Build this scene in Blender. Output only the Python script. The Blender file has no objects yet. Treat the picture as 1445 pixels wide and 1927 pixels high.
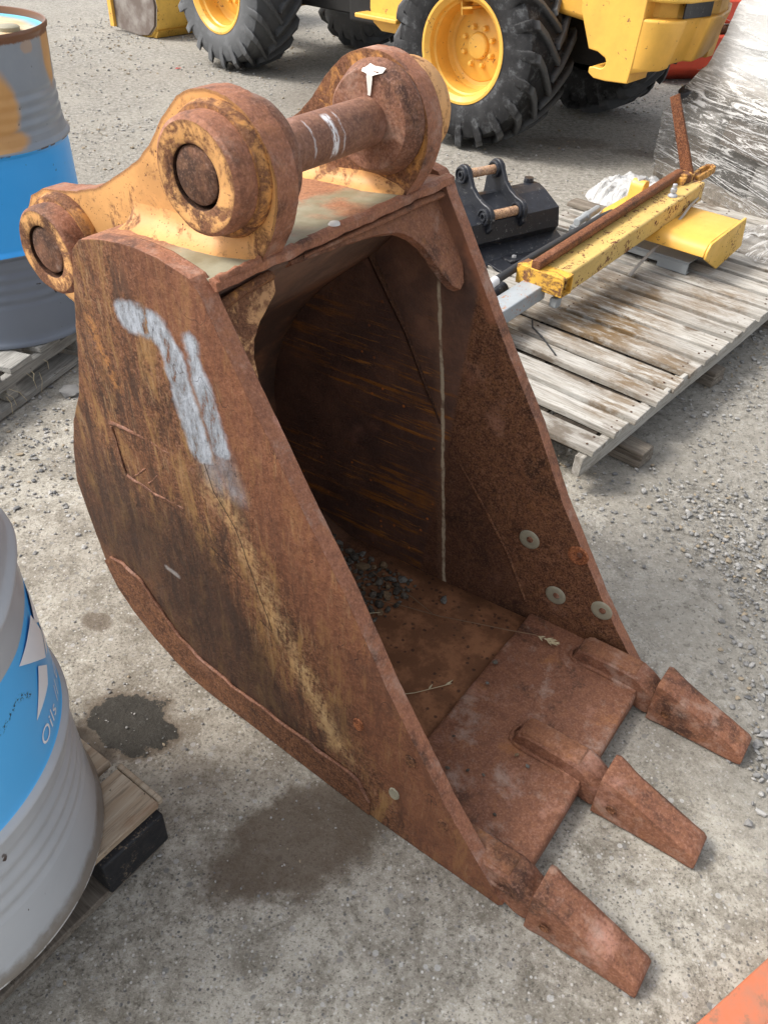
import bpy, bmesh, math, random
from mathutils import Vector, Matrix, noise as mnoise
C = bpy.context.scene.collection
R = math.radians
random.seed(7)

# ---------------------------------------------------------------- camera, sky, sun, exposure
scn = bpy.context.scene
cam_d = bpy.data.cameras.new('camera'); cam = bpy.data.objects.new('camera', cam_d); C.objects.link(cam)
PITCH, ROLL, FPX = 0.697673, -0.042976, 1522.4
c_, s_ = math.cos(PITCH), math.sin(PITCH)
fwd = Vector((0, c_, -s_)); right = Vector((1, 0, 0)); down = Vector((0, -s_, -c_))
r2 = math.cos(ROLL) * right + math.sin(ROLL) * down
d2 = -math.sin(ROLL) * right + math.cos(ROLL) * down
mt = Matrix((r2, -d2, -fwd)).transposed().to_4x4(); mt.translation = (0, 0, 1.46609)
cam.matrix_world = mt
cam_d.sensor_fit = 'VERTICAL'; cam_d.sensor_height = 24.0; cam_d.lens = 24.0 * FPX / 1927.0
cam_d.clip_start = 0.02; cam_d.clip_end = 500
scn.camera = cam

SUN_DIR = Vector((-0.66, -0.02, 0.75)).normalized()
world = bpy.data.worlds.new('World'); scn.world = world; world.use_nodes = True
wn = world.node_tree.nodes; wl = world.node_tree.links
sky = wn.new('ShaderNodeTexSky'); sky.sky_type = 'NISHITA'; sky.sun_disc = False
sky.sun_elevation = math.asin(SUN_DIR.z); sky.sun_rotation = math.atan2(SUN_DIR.x, SUN_DIR.y)
sky.air_density = 1.0; sky.dust_density = 4.0; sky.ozone_density = 1.0
hs = wn.new('ShaderNodeHueSaturation'); hs.inputs['Saturation'].default_value = 0.3
wl.new(sky.outputs[0], hs.inputs['Color']); wl.new(hs.outputs[0], wn['Background'].inputs['Color'])
wn['Background'].inputs['Strength'].default_value = 0.15
sun_d = bpy.data.lights.new('sun', 'SUN'); sun_d.energy = 1.6; sun_d.angle = R(14); sun_d.color = (1.0, 0.95, 0.88)
sun = bpy.data.objects.new('sun', sun_d); C.objects.link(sun)
sun.rotation_euler = SUN_DIR.to_track_quat('Z', 'Y').to_euler()
scn.view_settings.view_transform = 'Standard'; scn.view_settings.look = 'None'
scn.view_settings.exposure = 1.02; scn.view_settings.gamma = 1.0
scn.view_settings.use_curve_mapping = False
scn.cycles.max_bounces = 6; scn.cycles.diffuse_bounces = 4; scn.cycles.transparent_max_bounces = 10

# ---------------------------------------------------------------- node helper
class NT:
    def __init__(s, name, coord='Object'):
        s.m = bpy.data.materials.new(name); s.m.use_nodes = True
        s.n = s.m.node_tree.nodes; s.l = s.m.node_tree.links
        s.b = s.n['Principled BSDF']; s.out = s.n['Material Output']
        tc = s.n.new('ShaderNodeTexCoord'); s.co = tc.outputs[coord]
    def link(s, a, b): s.l.new(a, b)
    def mp(s, scale=(1, 1, 1), rot=(0, 0, 0), loc=(0, 0, 0), v=None):
        n = s.n.new('ShaderNodeMapping'); n.inputs['Scale'].default_value = scale
        n.inputs['Rotation'].default_value = rot; n.inputs['Location'].default_value = loc
        s.link(v or s.co, n.inputs['Vector']); return n.outputs[0]
    def noise(s, scale, detail=6, rough=.6, v=None, dist=0.0, color=False):
        n = s.n.new('ShaderNodeTexNoise'); n.inputs['Scale'].default_value = scale
        n.inputs['Detail'].default_value = detail; n.inputs['Roughness'].default_value = rough
        n.inputs['Distortion'].default_value = dist
        s.link(v or s.co, n.inputs['Vector']); return n.outputs['Color' if color else 'Fac']
    def vor(s, scale, v=None, feature='F1', out='Distance', rnd=1.0):
        n = s.n.new('ShaderNodeTexVoronoi'); n.feature = feature; n.inputs['Scale'].default_value = scale
        n.inputs['Randomness'].default_value = rnd
        s.link(v or s.co, n.inputs['Vector']); return n.outputs[out]
    def ramp(s, f, stops, interp='LINEAR'):
        n = s.n.new('ShaderNodeValToRGB'); n.color_ramp.interpolation = interp
        e = n.color_ramp.elements
        while len(e) < len(stops): e.new(0.5)
        for k, (p, c) in enumerate(stops):
            e[k].position = p; e[k].color = (c, c, c, 1) if isinstance(c, (int, float)) else (*c, 1)
        s.link(f, n.inputs[0]); return n.outputs[0]
    def val(s, sock, x):
        if isinstance(x, (int, float)): sock.default_value = x
        elif isinstance(x, tuple): sock.default_value = (*x, 1) if len(sock.default_value) == 4 else x
        else: s.link(x, sock)
    def mix(s, f, a, b, mode='MIX'):
        n = s.n.new('ShaderNodeMix'); n.data_type = 'RGBA'; n.blend_type = mode
        s.val(n.inputs[0], f); s.val(n.inputs[6], a); s.val(n.inputs[7], b); return n.outputs[2]
    def math(s, op, a, b=0.0, clamp=False):
        n = s.n.new('ShaderNodeMath'); n.operation = op; n.use_clamp = clamp
        s.val(n.inputs[0], a); s.val(n.inputs[1], b); return n.outputs[0]
    def vm(s, op, a, b=None, out=0):
        n = s.n.new('ShaderNodeVectorMath'); n.operation = op
        s.val(n.inputs[0], a)
        if b is not None: s.val(n.inputs[1], b)
        return n.outputs[out]
    def sep(s, v=None):
        n = s.n.new('ShaderNodeSeparateXYZ'); s.link(v or s.co, n.inputs[0]); return n.outputs
    def rng(s, v, a, b, c=0.0, d=1.0, smooth=True):
        n = s.n.new('ShaderNodeMapRange'); n.interpolation_type = 'SMOOTHSTEP' if smooth else 'LINEAR'
        s.val(n.inputs['Value'], v)
        for k, x in zip(('From Min', 'From Max', 'To Min', 'To Max'), (a, b, c, d)): n.inputs[k].default_value = x
        return n.outputs[0]
    def seg(s, ax, az, A, B, r, soft, warp=0.0, wscale=20.0):
        """mask of a stroke from A to B (2-D, in the plane of the given axes), radius r"""
        px, pz = ax, az
        if warp:
            w = s.noise(wscale, 3, .6, color=True); q = s.sep(w)
            px = s.math('ADD', px, s.math('MULTIPLY', s.math('SUBTRACT', q[0], .5), warp))
            pz = s.math('ADD', pz, s.math('MULTIPLY', s.math('SUBTRACT', q[1], .5), warp))
        dx, dz = B[0] - A[0], B[1] - A[1]; L2 = max(dx * dx + dz * dz, 1e-9)
        ux = s.math('SUBTRACT', px, A[0]); uz = s.math('SUBTRACT', pz, A[1])
        t = s.math('DIVIDE', s.math('ADD', s.math('MULTIPLY', ux, dx), s.math('MULTIPLY', uz, dz)), L2, clamp=True)
        ex = s.math('SUBTRACT', ux, s.math('MULTIPLY', t, dx)); ez = s.math('SUBTRACT', uz, s.math('MULTIPLY', t, dz))
        d = s.math('SQRT', s.math('ADD', s.math('MULTIPLY', ex, ex), s.math('MULTIPLY', ez, ez)))
        return s.rng(d, r - soft, r + soft, 1.0, 0.0)
    def bump(s, h, strength=.3, dist=.01, bevel=0.0, nrm=None):
        n = s.n.new('ShaderNodeBump'); n.inputs['Strength'].default_value = strength
        n.inputs['Distance'].default_value = dist; s.link(h, n.inputs['Height'])
        if nrm is not None: s.link(nrm, n.inputs['Normal'])
        elif bevel:
            b = s.n.new('ShaderNodeBevel'); b.samples = 4; b.inputs['Radius'].default_value = bevel
            s.link(b.outputs[0], n.inputs['Normal'])
        return n.outputs[0]
    def fin(s, col, rough, nrm=None, metal=0.0, spec=.4):
        s.val(s.b.inputs['Base Color'], col); s.val(s.b.inputs['Roughness'], rough)
        s.val(s.b.inputs['Metallic'], metal); s.b.inputs['Specular IOR Level'].default_value = spec
        if nrm is not None: s.link(nrm, s.b.inputs['Normal'])
        return s.m

RD, RM, RL, RO = (.045, .021, .012), (.135, .056, .028), (.27, .135, .085), (.32, .13, .035)
def rust_base(t, dark=0.0, fine=1.0, orange=.0, tint=None, sp=1.0):
    n1 = t.noise(7, 8, .65, dist=.4); n2 = t.noise(60 * fine, 6, .75); n3 = t.noise(230 * fine, 4, .7)
    c = t.ramp(n1, [(.36, RD), (.46, RM), (.58, RM), (.70, RL)])
    c = t.mix(t.rng(n2, .47, .60, 0, .6 * sp), c, (.22, .10, .045))
    c = t.mix(t.rng(n2, .48, .38, 0, .65 * sp), c, (.055, .024, .013))
    c = t.mix(t.rng(n3, .53, .62, 0, .6 * sp), c, (.28, .145, .09))
    c = t.mix(t.rng(n3, .47, .38, 0, .75 * sp), c, (.035, .016, .010))
    if orange: c = t.mix(t.rng(t.noise(13, 7, .7), .55, .72, 0, orange), c, RO)
    if dark: c = t.mix(dark, c, (.012, .006, .005))
    if tint: c = t.mix(1.0, c, tint, 'MULTIPLY')
    return c, n1, n2, n3
def rust_bump(t, n2, n3, k=.5, bevel=.003):
    h = t.math('ADD', t.math('MULTIPLY', n2, .8), t.math('MULTIPLY', n3, .5)); h = t.math('ADD', h, t.math('MULTIPLY', t.noise(11, 3, .5), 3.0))
    return t.bump(h, k, .004, bevel)
def mat_rust(name, dark=0.0, fine=1.0, orange=.25, tint=None, k=.5, rough=.78, dusty=0.0, bevel=.003, sp=1.0):
    t = NT(name); c, n1, n2, n3 = rust_base(t, dark, fine, orange, tint, sp)
    if dusty: c = t.mix(t.rng(t.noise(14, 8, .74, dist=.25), .51, .68, 0, dusty), c, (.42, .31, .25))
    return t.fin(c, t.rng(n2, .3, .7, rough - .08, rough + .12), rust_bump(t, n2, n3, k, bevel), spec=.22)
def mat_yellow_rust(name, amount=.5, base=(.66, .345, .125), bevel=.003, edge=0.0):
    t = NT(name); c, n1, n2, n3 = rust_base(t, 0, 1, .4)
    y = t.mix(t.rng(t.noise(9, 5, .6), .35, .7), base, tuple(x * .72 for x in base))
    y = t.mix(t.rng(t.noise(40, 5, .7), .55, .75, 0, .45), y, (.62, .36, .12))
    m = t.math('ADD', t.math('MULTIPLY', t.noise(16, 9, .72, dist=.8), .65), t.math('MULTIPLY', n2, .35))
    mask = t.rng(m, .475 + (.5 - amount) * .28, .585 + (.5 - amount) * .28)
    pits = t.rng(t.vor(75), .16, .09); pits = t.math('MULTIPLY', pits, t.rng(t.noise(14, 4), .47, .57))
    p2 = t.math('MULTIPLY', t.rng(t.vor(170), .20, .12), t.rng(t.noise(22, 4), .46, .54)); pits = t.math('MAXIMUM', pits, t.math('MULTIPLY', p2, .85))
    if edge:
        bn = t.n.new('ShaderNodeBevel'); bn.samples = 4; bn.inputs['Radius'].default_value = edge
        ge = t.n.new('ShaderNodeNewGeometry'); dt = t.vm('DOT_PRODUCT', bn.outputs[0], ge.outputs['Normal'], out=1)
        pits = t.math('MAXIMUM', pits, t.rng(t.math('ADD', dt, t.math('MULTIPLY', t.noise(45, 5, .7), .10)), 1.025, 1.0))
    scr = t.noise(9, 8, .75, v=t.mp((2.2, 1, 9), (0, R(35), 0)))
    mask = t.math('MAXIMUM', t.math('MAXIMUM', mask, pits), t.rng(scr, .63, .67))
    col = t.mix(mask, y, t.mix(.25, c, RM))
    h = t.math('ADD', t.math('MULTIPLY', mask, -.25), t.math('MULTIPLY', n3, .2))
    return t.fin(col, t.rng(mask, 0, 1, .5, .82), t.bump(h, .5, .004, bevel), spec=.28)
def mat_paint(name, col, rough=.45, dirt=.25, dirtcol=(.12, .09, .06), chips=0.0, chipcol=(.10, .045, .03), scale=1.0, bevel=.003, metal=0.0):
    t = NT(name)
    n1 = t.noise(5 * scale, 7, .65); n2 = t.noise(38 * scale, 7, .7)
    c = t.mix(t.rng(n1, .3, .75), col, tuple(x * .82 for x in col))
    c = t.mix(t.rng(t.noise(11 * scale, 8, .7, dist=1), .5, .8, 0, dirt), c, dirtcol)
    rg = t.rng(n1, .3, .7, rough - .06, rough + .12)
    if chips:
        k = t.rng(t.math('ADD', t.math('MULTIPLY', n2, .6), t.math('MULTIPLY', t.noise(8 * scale, 3), .4)), .62 - chips * .12, .64 - chips * .12)
        c = t.mix(k, c, chipcol); rg = t.mix(k, rg, (.8, .8, .8))
    return t.fin(c, rg, t.bump(n2, .12, .002, bevel), metal)

# ---------------------------------------------------------------- mesh helpers
def link(name, me, parent=None, mats=()):
    o = bpy.data.objects.new(name, me); C.objects.link(o)
    if parent: o.parent = parent
    for m in mats:
        if m.name not in [x.name for x in me.materials if x]: me.materials.append(m)
    return o
def tag(o, label=None, cat=None, group=None, kind=None):
    if label: o['label'] = label
    if cat: o['category'] = cat
    if group: o['group'] = group
    if kind: o['kind'] = kind
    return o
def root(name, loc, rz, label, cat, group=None):
    o = bpy.data.objects.new(name, None); C.objects.link(o); o.empty_display_size = .05
    o.location = loc; o.rotation_euler = (0, 0, rz); return tag(o, label, cat, group)
def fromb(name, bm, mats, parent=None, smooth=None, bevel=0.0, seg=2, sub=0):
    me = bpy.data.meshes.new(name); bmesh.ops.recalc_face_normals(bm, faces=bm.faces[:]); bm.to_mesh(me); bm.free()
    o = link(name, me, parent, mats)
    if smooth is not None:
        for p in me.polygons: p.use_smooth = True
        me.set_sharp_from_angle(angle=R(smooth))
    if bevel:
        b = o.modifiers.new('bevel', 'BEVEL'); b.width = bevel; b.segments = seg; b.limit_method = 'ANGLE'; b.angle_limit = R(40)
        if smooth is None:
            for p in me.polygons: p.use_smooth = True
            me.set_sharp_from_angle(angle=R(75)); 
    return o
def box(bm, lo, hi, M=None, mi=0, jit=0.0):
    vs = [bm.verts.new((x, y, z)) for z in (lo[2], hi[2]) for y in (lo[1], hi[1]) for x in (lo[0], hi[0])]
    if jit:
        for v in vs: v.co += Vector((random.uniform(-jit, jit) for _ in range(3)))
    fs = [(0, 2, 3, 1), (4, 5, 7, 6), (0, 1, 5, 4), (2, 6, 7, 3), (0, 4, 6, 2), (1, 3, 7, 5)]
    for f in fs:
        q = bm.faces.new([vs[i] for i in f]); q.material_index = mi
    if M is not None: bmesh.ops.transform(bm, matrix=M, verts=vs)
    return vs
def mkbox(name, lo, hi, mat, parent=None, bevel=.002, M=None, jit=0.0):
    bm = bmesh.new(); box(bm, lo, hi, M, 0, jit); return fromb(name, bm, [mat], parent, bevel=bevel)
def rough_outline(pts, step=.012, amp=.0012, seed=0.0):
    out = []
    n = len(pts)
    for i in range(n):
        a, b = Vector(pts[i]), Vector(pts[(i + 1) % n]); L = (b - a).length; k = max(1, int(L / step))
        for j in range(k):
            q = a + (b - a) * (j / k)
            nn = mnoise.noise(Vector((q.x * 55 + seed, q.y * 55, seed))) + .6 * mnoise.noise(Vector((q.x * 140 + seed, q.y * 140, 3)))
            d = (b - a).normalized(); q = q + Vector((-d.y, d.x)) * nn * amp
            out.append((q.x, q.y))
    return out
def prism(bm, pts, y0, y1, mi_face=0, mi_side=0, axis='y', M=None):
    """polygon in (x,z) extruded along y (or in (x,y) along z, or (y,z) along x)"""
    def P(a, b, t): return {'y': (a, t, b), 'z': (a, b, t), 'x': (t, a, b)}[axis]
    A = [bm.verts.new(P(a, b, y0)) for a, b in pts]; B = [bm.verts.new(P(a, b, y1)) for a, b in pts]
    f = bm.faces.new(A); f.material_index = mi_face; g = bm.faces.new(B[::-1]); g.material_index = mi_face
    for i in range(len(pts)):
        j = (i + 1) % len(pts); q = bm.faces.new((A[i], B[i], B[j], A[j])); q.material_index = mi_side
    if M is not None: bmesh.ops.transform(bm, matrix=M, verts=A + B)
    return A + B
def arc(cx, cz, r, a0, a1, n):
    return [(cx + r * math.cos(R(a0 + (a1 - a0) * i / n)), cz + r * math.sin(R(a0 + (a1 - a0) * i / n))) for i in range(n + 1)]
def lathe(bm, prof, n=64, M=None, mi=0, close=True, a0=0.0, a1=2 * math.pi, mis=None):
    """prof: (r, h) about z"""
    rings = []
    full = abs(a1 - a0 - 2 * math.pi) < 1e-6
    for r, h in prof:
        if r < 1e-6: rings.append([bm.verts.new((0, 0, h))]); continue
        rings.append([bm.verts.new((r * math.cos(a0 + (a1 - a0) * i / n), r * math.sin(a0 + (a1 - a0) * i / n), h)) for i in range(n if full else n + 1)])
    for k in range(len(rings) - 1):
        a, b = rings[k], rings[k + 1]; m = n
        for i in range(m):
            j = (i + 1) % n if full else i + 1
            if len(a) == 1 and len(b) == 1: continue
            if len(a) == 1: q = bm.faces.new((a[0], b[i], b[j]))
            elif len(b) == 1: q = bm.faces.new((a[i], a[j], b[0]))
            else: q = bm.faces.new((a[i], a[j], b[j], b[i]))
            q.material_index = mis[k] if mis else mi
    vs = [v for r in rings for v in r]
    if M is not None: bmesh.ops.transform(bm, matrix=M, verts=vs)
    return vs
AXY = Matrix.Rotation(R(-90), 4, 'X')     # z axis -> +y axis
def tube(bm, pts, r, n=10, mi=0, caps=True, radii=None):
    prev = None; rings = []
    P = [Vector(p) for p in pts]
    for i, p in enumerate(P):
        d = (P[min(i + 1, len(P) - 1)] - P[max(i - 1, 0)]).normalized()
        up = Vector((0, 0, 1)) if abs(d.z) < .9 else Vector((1, 0, 0))
        if prev is not None: up = prev
        a = d.cross(up).normalized(); b = a.cross(d).normalized(); prev = b
        rr = radii[i] if radii else r
        rings.append([bm.verts.new(p + rr * (math.cos(2 * math.pi * k / n) * a + math.sin(2 * math.pi * k / n) * b)) for k in range(n)])
    for a, b in zip(rings, rings[1:]):
        for k in range(n):
            f = bm.faces.new((a[k], a[(k + 1) % n], b[(k + 1) % n], b[k])); f.material_index = mi
    if caps: bm.faces.new(rings[0]); bm.faces.new(rings[-1][::-1])
def loft(bm, secs, caps=True, mi=0):
    rr = [[bm.verts.new(p) for p in s] for s in secs]; n = len(secs[0])
    for a, b in zip(rr, rr[1:]):
        for k in range(n):
            f = bm.faces.new((a[k], a[(k + 1) % n], b[(k + 1) % n], b[k])); f.material_index = mi
    if caps: bm.faces.new(rr[0][::-1]); bm.faces.new(rr[-1])
def frame(loc, rz): return Matrix.Translation(loc) @ Matrix.Rotation(rz, 4, 'Z')
def wobble(o_or_bm, amp, freq, seed=0.0):
    for v in o_or_bm.verts:
        q = Vector(v.co) * freq + Vector((seed, seed, seed))
        v.co = Vector(v.co) + amp * mnoise.noise_vector(q)
def grid_cut(bm, axis, step, lo, hi):
    x = lo
    while x < hi:
        co = [0, 0, 0]; co[axis] = x; no = [0, 0, 0]; no[axis] = 1
        bmesh.ops.bisect_plane(bm, geom=bm.verts[:] + bm.edges[:] + bm.faces[:], plane_co=co, plane_no=no)
        x += step

# ---------------------------------------------------------------- ground
def make_ground():
    t = NT('worn_concrete_and_gravel', 'Object')
    xyz = t.sep()
    far = t.rng(xyz[1], 1.6, 3.4); farx = t.rng(t.math('ADD', xyz[0], t.math('MULTIPLY', t.noise(2.2, 4), .5)), .75, 1.15)
    grav = t.math('MAXIMUM', far, t.math('MULTIPLY', farx, t.rng(xyz[1], .55, 1.0)))
    n1 = t.noise(2.2, 8, .62, dist=.3); n2 = t.noise(30, 11, .80, dist=.3); n3 = t.noise(150, 5, .75)
    con = t.ramp(n2, [(.34, (.14, .124, .096)), (.44, (.285, .26, .212)), (.54, (.42, .388, .328)), (.66, (.56, .53, .465))])
    pch = t.noise(7, 9, .72, dist=.6); con = t.mix(t.rng(pch, .51, .58, 0, .6), con, t.mix(n2, (.45, .42, .35), (.64, .60, .52))); con = t.mix(t.rng(pch, .49, .41, 0, .65), con, t.mix(n2, (.12, .105, .08), (.30, .27, .22)))
    con = t.mix(t.rng(n1, .40, .62, 0, .4), con, (.24, .215, .175))
    con = t.mix(t.rng(n3, .46, .37, 0, .8), con, (.10, .09, .078))
    con = t.mix(t.rng(n3, .55, .64, 0, .5), con, (.60, .57, .52))
    v = t.vor(75, v=t.vm('ADD', t.co, t.mp((.02, .02, .02), v=t.noise(9, 2, color=True))))
    con = t.mix(t.math('MULTIPLY', t.rng(v, .24, .15), t.rng(t.noise(21, 2), .52, .56)), con, (.135, .13, .125))
    v2 = t.vor(30); con = t.mix(t.math('MULTIPLY', t.rng(v2, .22, .14), t.rng(t.noise(12, 2), .55, .6)), con, (.22, .215, .20))
    v3 = t.vor(120); pc = t.vor(120, out='Color'); ps = t.sep(pc)
    fm = t.math('MULTIPLY', t.rng(v3, .36, .24), t.rng(ps[0], .62, .66)); con = t.mix(t.math('MULTIPLY', fm, .8), con, t.mix(ps[1], (.16, .15, .14), (.66, .64, .60)))
    v4 = t.vor(48); pc4 = t.sep(t.vor(48, out='Color')); fm4 = t.math('MULTIPLY', t.rng(v4, .30, .24), t.rng(pc4[0], .80, .83)); con = t.mix(t.math('MULTIPLY', fm4, .7), con, t.mix(pc4[1], (.20, .19, .18), (.58, .57, .55)))
    gr = t.ramp(t.noise(34, 9, .78), [(.34, (.12, .112, .095)), (.46, (.26, .243, .21)), (.57, (.35, .33, .29)), (.68, (.52, .50, .46))])
    gr = t.mix(t.rng(n1, .42, .62, 0, .5), gr, (.37, .345, .295))
    gr = t.mix(t.rng(t.noise(90, 3, .7), .60, .68, 0, .7), gr, (.48, .475, .46))
    gr = t.mix(t.rng(t.noise(70, 3, .7), .44, .36, 0, .7), gr, (.12, .11, .092))
    c = t.mix(grav, con, gr)
    stain_shade = None  # oil and damp stains; broad faint patches put drum and loader shade in colour
    for (px, py, rx, ry, a, s) in ((-.515, 1.02, .115, .078, .3, .93), (-.60, .965, .08, .045, .2, .86), (-.675, 1.30, .042, .03, .4, .72), (-.39, 1.02, .03, .03, 0, .5), (-.59, 1.31, .02, .015, 0, .5),
                                   (-.13, .775, .20, .10, -.55, .84), (-.36, .90, .07, .05, .3, .5), (.02, 1.9, .3, .2, 0, .25), (-.30, .95, .20, .13, -.7, .30), (-.75, 1.45, .4, .25, .3, .15), (-.42, 1.15, .25, .35, 0, .22), (-.27, .74, .08, .04, 0, .3), (1.1, 5.5, .25, .12, 0, .45), (1.6, 5.3, .3, .08, .3, .4), (.2, 6.6, 1.3, .8, -.6, .35)):
        w = t.noise(11, 6, .7, color=True)
        q = t.vm('SUBTRACT', t.vm('ADD', t.co, t.vm('MULTIPLY', t.vm('SUBTRACT', w, (.5, .5, .5)), (.13 * min(1, rx * 8), .13 * min(1, rx * 8), 0))), (px, py, 0))
        q = t.mp((1 / rx, 1 / ry, 0), v=t.mp(rot=(0, 0, a), v=q)); d = t.vm('LENGTH', q, out=1)
        k = t.rng(d, .75, 1.2, s, 0)
        stain_shade = k if stain_shade is None else t.math('MAXIMUM', stain_shade, k)
    c = t.mix(stain_shade, c, t.mix(t.rng(stain_shade, .84, .90), (.105, .076, .052), (.018, .016, .013)))
    c = t.mix(t.rng(t.noise(.55, 5, .6), .4, .7, 0, .25), c, (.12, .105, .085))
    h = t.math('ADD', t.math('MULTIPLY', n2, .7), t.math('MULTIPLY', n3, .35))
    h2 = t.math('ADD', t.math('MULTIPLY', t.noise(34, 9, .78), 1.6), t.math('MULTIPLY', t.noise(90, 3, .7), .6))
    hh = t.mix(grav, h, h2)
    m = t.fin(c, t.math('SUBTRACT', .92, t.math('MULTIPLY', stain_shade, .15)), t.bump(hh, .75, .012), spec=.25)
    xs = [-60, -25, -12, -7] + [-4.5 + .09 * i for i in range(110)] + [6, 9, 14, 25, 60]
    ys = [-12, -4, -1] + [-.4 + .055 * i for i in range(100)] + [5.2 + .16 * i for i in range(50)] + [14, 18, 26, 40, 80]
    bm = bmesh.new(); V = []
    for y in ys:
        row = []
        for x in xs:
            near = max(0, 1 - abs(y - 3) / 12)
            z = near * (.0055 * mnoise.noise(Vector((x * 1.9, y * 1.9, 0))) + .0045 * mnoise.noise(Vector((x * 7, y * 7, 4))) ) - .006
            row.append(bm.verts.new((x, y, z)))
        V.append(row)
    for j in range(len(ys) - 1):
        for i in range(len(xs) - 1): bm.faces.new((V[j][i], V[j][i + 1], V[j + 1][i + 1], V[j + 1][i]))
    o = fromb('ground', bm, [m], smooth=60); tag(o, kind='structure'); return o
make_ground()

# loose stones: geometry, one mesh of many small stones
def stone_mesh(bm, c, r, rnd, mi=0):
    m = Matrix.Translation(c) @ Matrix.Rotation(rnd.uniform(0, 6.28), 4, 'Z') @ Matrix.Rotation(rnd.uniform(-.4, .4), 4, 'X') @ Matrix.Diagonal((r * rnd.uniform(.8, 1.35), r * rnd.uniform(.7, 1.05), r * rnd.uniform(.45, .8), 1))
    k = bmesh.ops.create_icosphere(bm, subdivisions=1, radius=1.0)
    for v in k['verts']:
        v.co *= rnd.uniform(.78, 1.15)
    bmesh.ops.transform(bm, matrix=m, verts=k['verts'])
    for v in k['verts']:
        for f in v.link_faces: f.material_index = mi
ST = []
for nm, col in (('pale_grey_stone', (.38, .37, .35)), ('mid_grey_stone', (.24, .235, .225)), ('dark_stone', (.15, .15, .15)), ('tan_stone', (.33, .27, .19))):
    t = NT(nm); n = t.noise(60, 5, .7)
    ST.append(t.fin(t.mix(t.rng(n, .35, .7), col, tuple(x * .65 for x in col)), .85, t.bump(n, .4, .003)))
STI = [0, 1, 1, 0, 1, 0, 3, 1, 2]
def scatter():
    rnd = random.Random(5); bm = bmesh.new()
    base = []
    for k in range(8):
        b2 = bmesh.new(); bmesh.ops.create_icosphere(b2, subdivisions=1, radius=1.0)
        for v in b2.verts: v.co *= rnd.uniform(.75, 1.18)
        base.append(([v.co.copy() for v in b2.verts], [[v.index for v in f.verts] for f in b2.faces])); b2.free()
    verts, faces, mis = [], [], []
    def add(x, y, r, z=0.0):
        vs, fs = base[rnd.randrange(8)]; o = len(verts)
        M = Matrix.Translation((x, y, z)) @ Matrix.Rotation(rnd.uniform(0, 6.28), 4, 'Z') @ Matrix.Diagonal((r * rnd.uniform(.8, 1.4), r * rnd.uniform(.7, 1.05), r * rnd.uniform(.4, .75), 1))
        verts.extend(M @ v for v in vs); faces.extend([[i + o for i in f] for f in fs]); mis.extend([rnd.choice(STI if y < 2.5 else (0, 1, 0, 3))] * len(fs))
    n = 0
    while n < 16000:                       # gravel areas: the right side and the yard behind
        y = rnd.uniform(.45, 9.0) if rnd.random() < .6 else rnd.uniform(.4, 4.2); x = rnd.uniform(-1.6 - .32 * y, 1.1 + .38 * y)
        dens = mnoise.noise(Vector((x * 1.3, y * 1.3, 9))) * .9 + .35
        if y < 3: dens += .5 if x > .85 + .1 * (y - 1) else -.25
        if rnd.random() > dens: continue
        r = rnd.choice((.002, .003, .003, .004, .004, .006)) * (1 + .12 * y) * rnd.uniform(.7, 1.2)
        if y < 1.5 and x < .8: r *= .55
        add(x, y, r, r * .1 - .003); n += 1
    for _ in range(1700):                  # the gravel strip beside the bucket and under the tooth tips
        t_ = rnd.random(); x = 1.05 + rnd.gauss(0, .10) + .32 * (1 - t_) * .2; y = .62 + t_ * 1.3 + rnd.gauss(0, .04)
        x -= .12 * t_ if t_ > .5 else 0
        add(x, y, rnd.choice((.002, .003, .003, .004, .005, .008)) * rnd.uniform(.7, 1.2), -.001)
    for _ in range(500):
        add(.90 + rnd.gauss(0, .06), .98 + rnd.gauss(0, .10), rnd.choice((.004, .006, .009)) * rnd.uniform(.7, 1.2), 0)
    me = bpy.data.meshes.new('gravel'); me.from_pydata(verts, [], faces)
    for m in ST: me.materials.append(m)
    me.polygons.foreach_set('material_index', mis)
    o = bpy.data.objects.new('gravel', me); C.objects.link(o)
    tag(o, 'loose grey gravel scattered over the yard ground', 'gravel', kind='stuff')
scatter()

# ---------------------------------------------------------------- the rusty excavator bucket
# local frame: x = towards the tooth tips, y = across the width, z = up
BR = root('excavator_bucket', (0, 0, 0), R(55.329 - 90), 'large rusty digging bucket with three teeth and silver sprayed marks, in the foreground', 'excavator bucket')
def bend_s(x, z): return max(0.0, (.86 * -.47 + .511 * .05) - (.86 * x + .511 * z))
def near_off(x, z): return .035 * bend_s(x, z)
def far_w(x, z): return -(.075 * bend_s(x, z)) - .035 * max(0, z)
OUT = [(-.178, .012), (-.186, .0), (-.472, .0), (-.645, .003), (-.803, .008), (-.916, .010), (-.98, .018), (-1.052, .052), (-1.131, .099), (-1.203, .193), (-1.222, .309), (-1.230, .38), (-1.237, .444), (-1.214, .536), (-1.183, .616), (-1.142, .69), (-1.121, .752), (-1.092, .851), (-1.055, .976),
       (-1.03, .998), (-.988, 1.010), (-.92, 1.019), (-.86, 1.017), (-.80, 1.004), (-.782, .985), (-.772, .965), (-.616, .70), (-.529, .560), (-.448, .405), (-.382, .300), (-.316, .195), (-.262, .120)]
T_PL = .030
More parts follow.
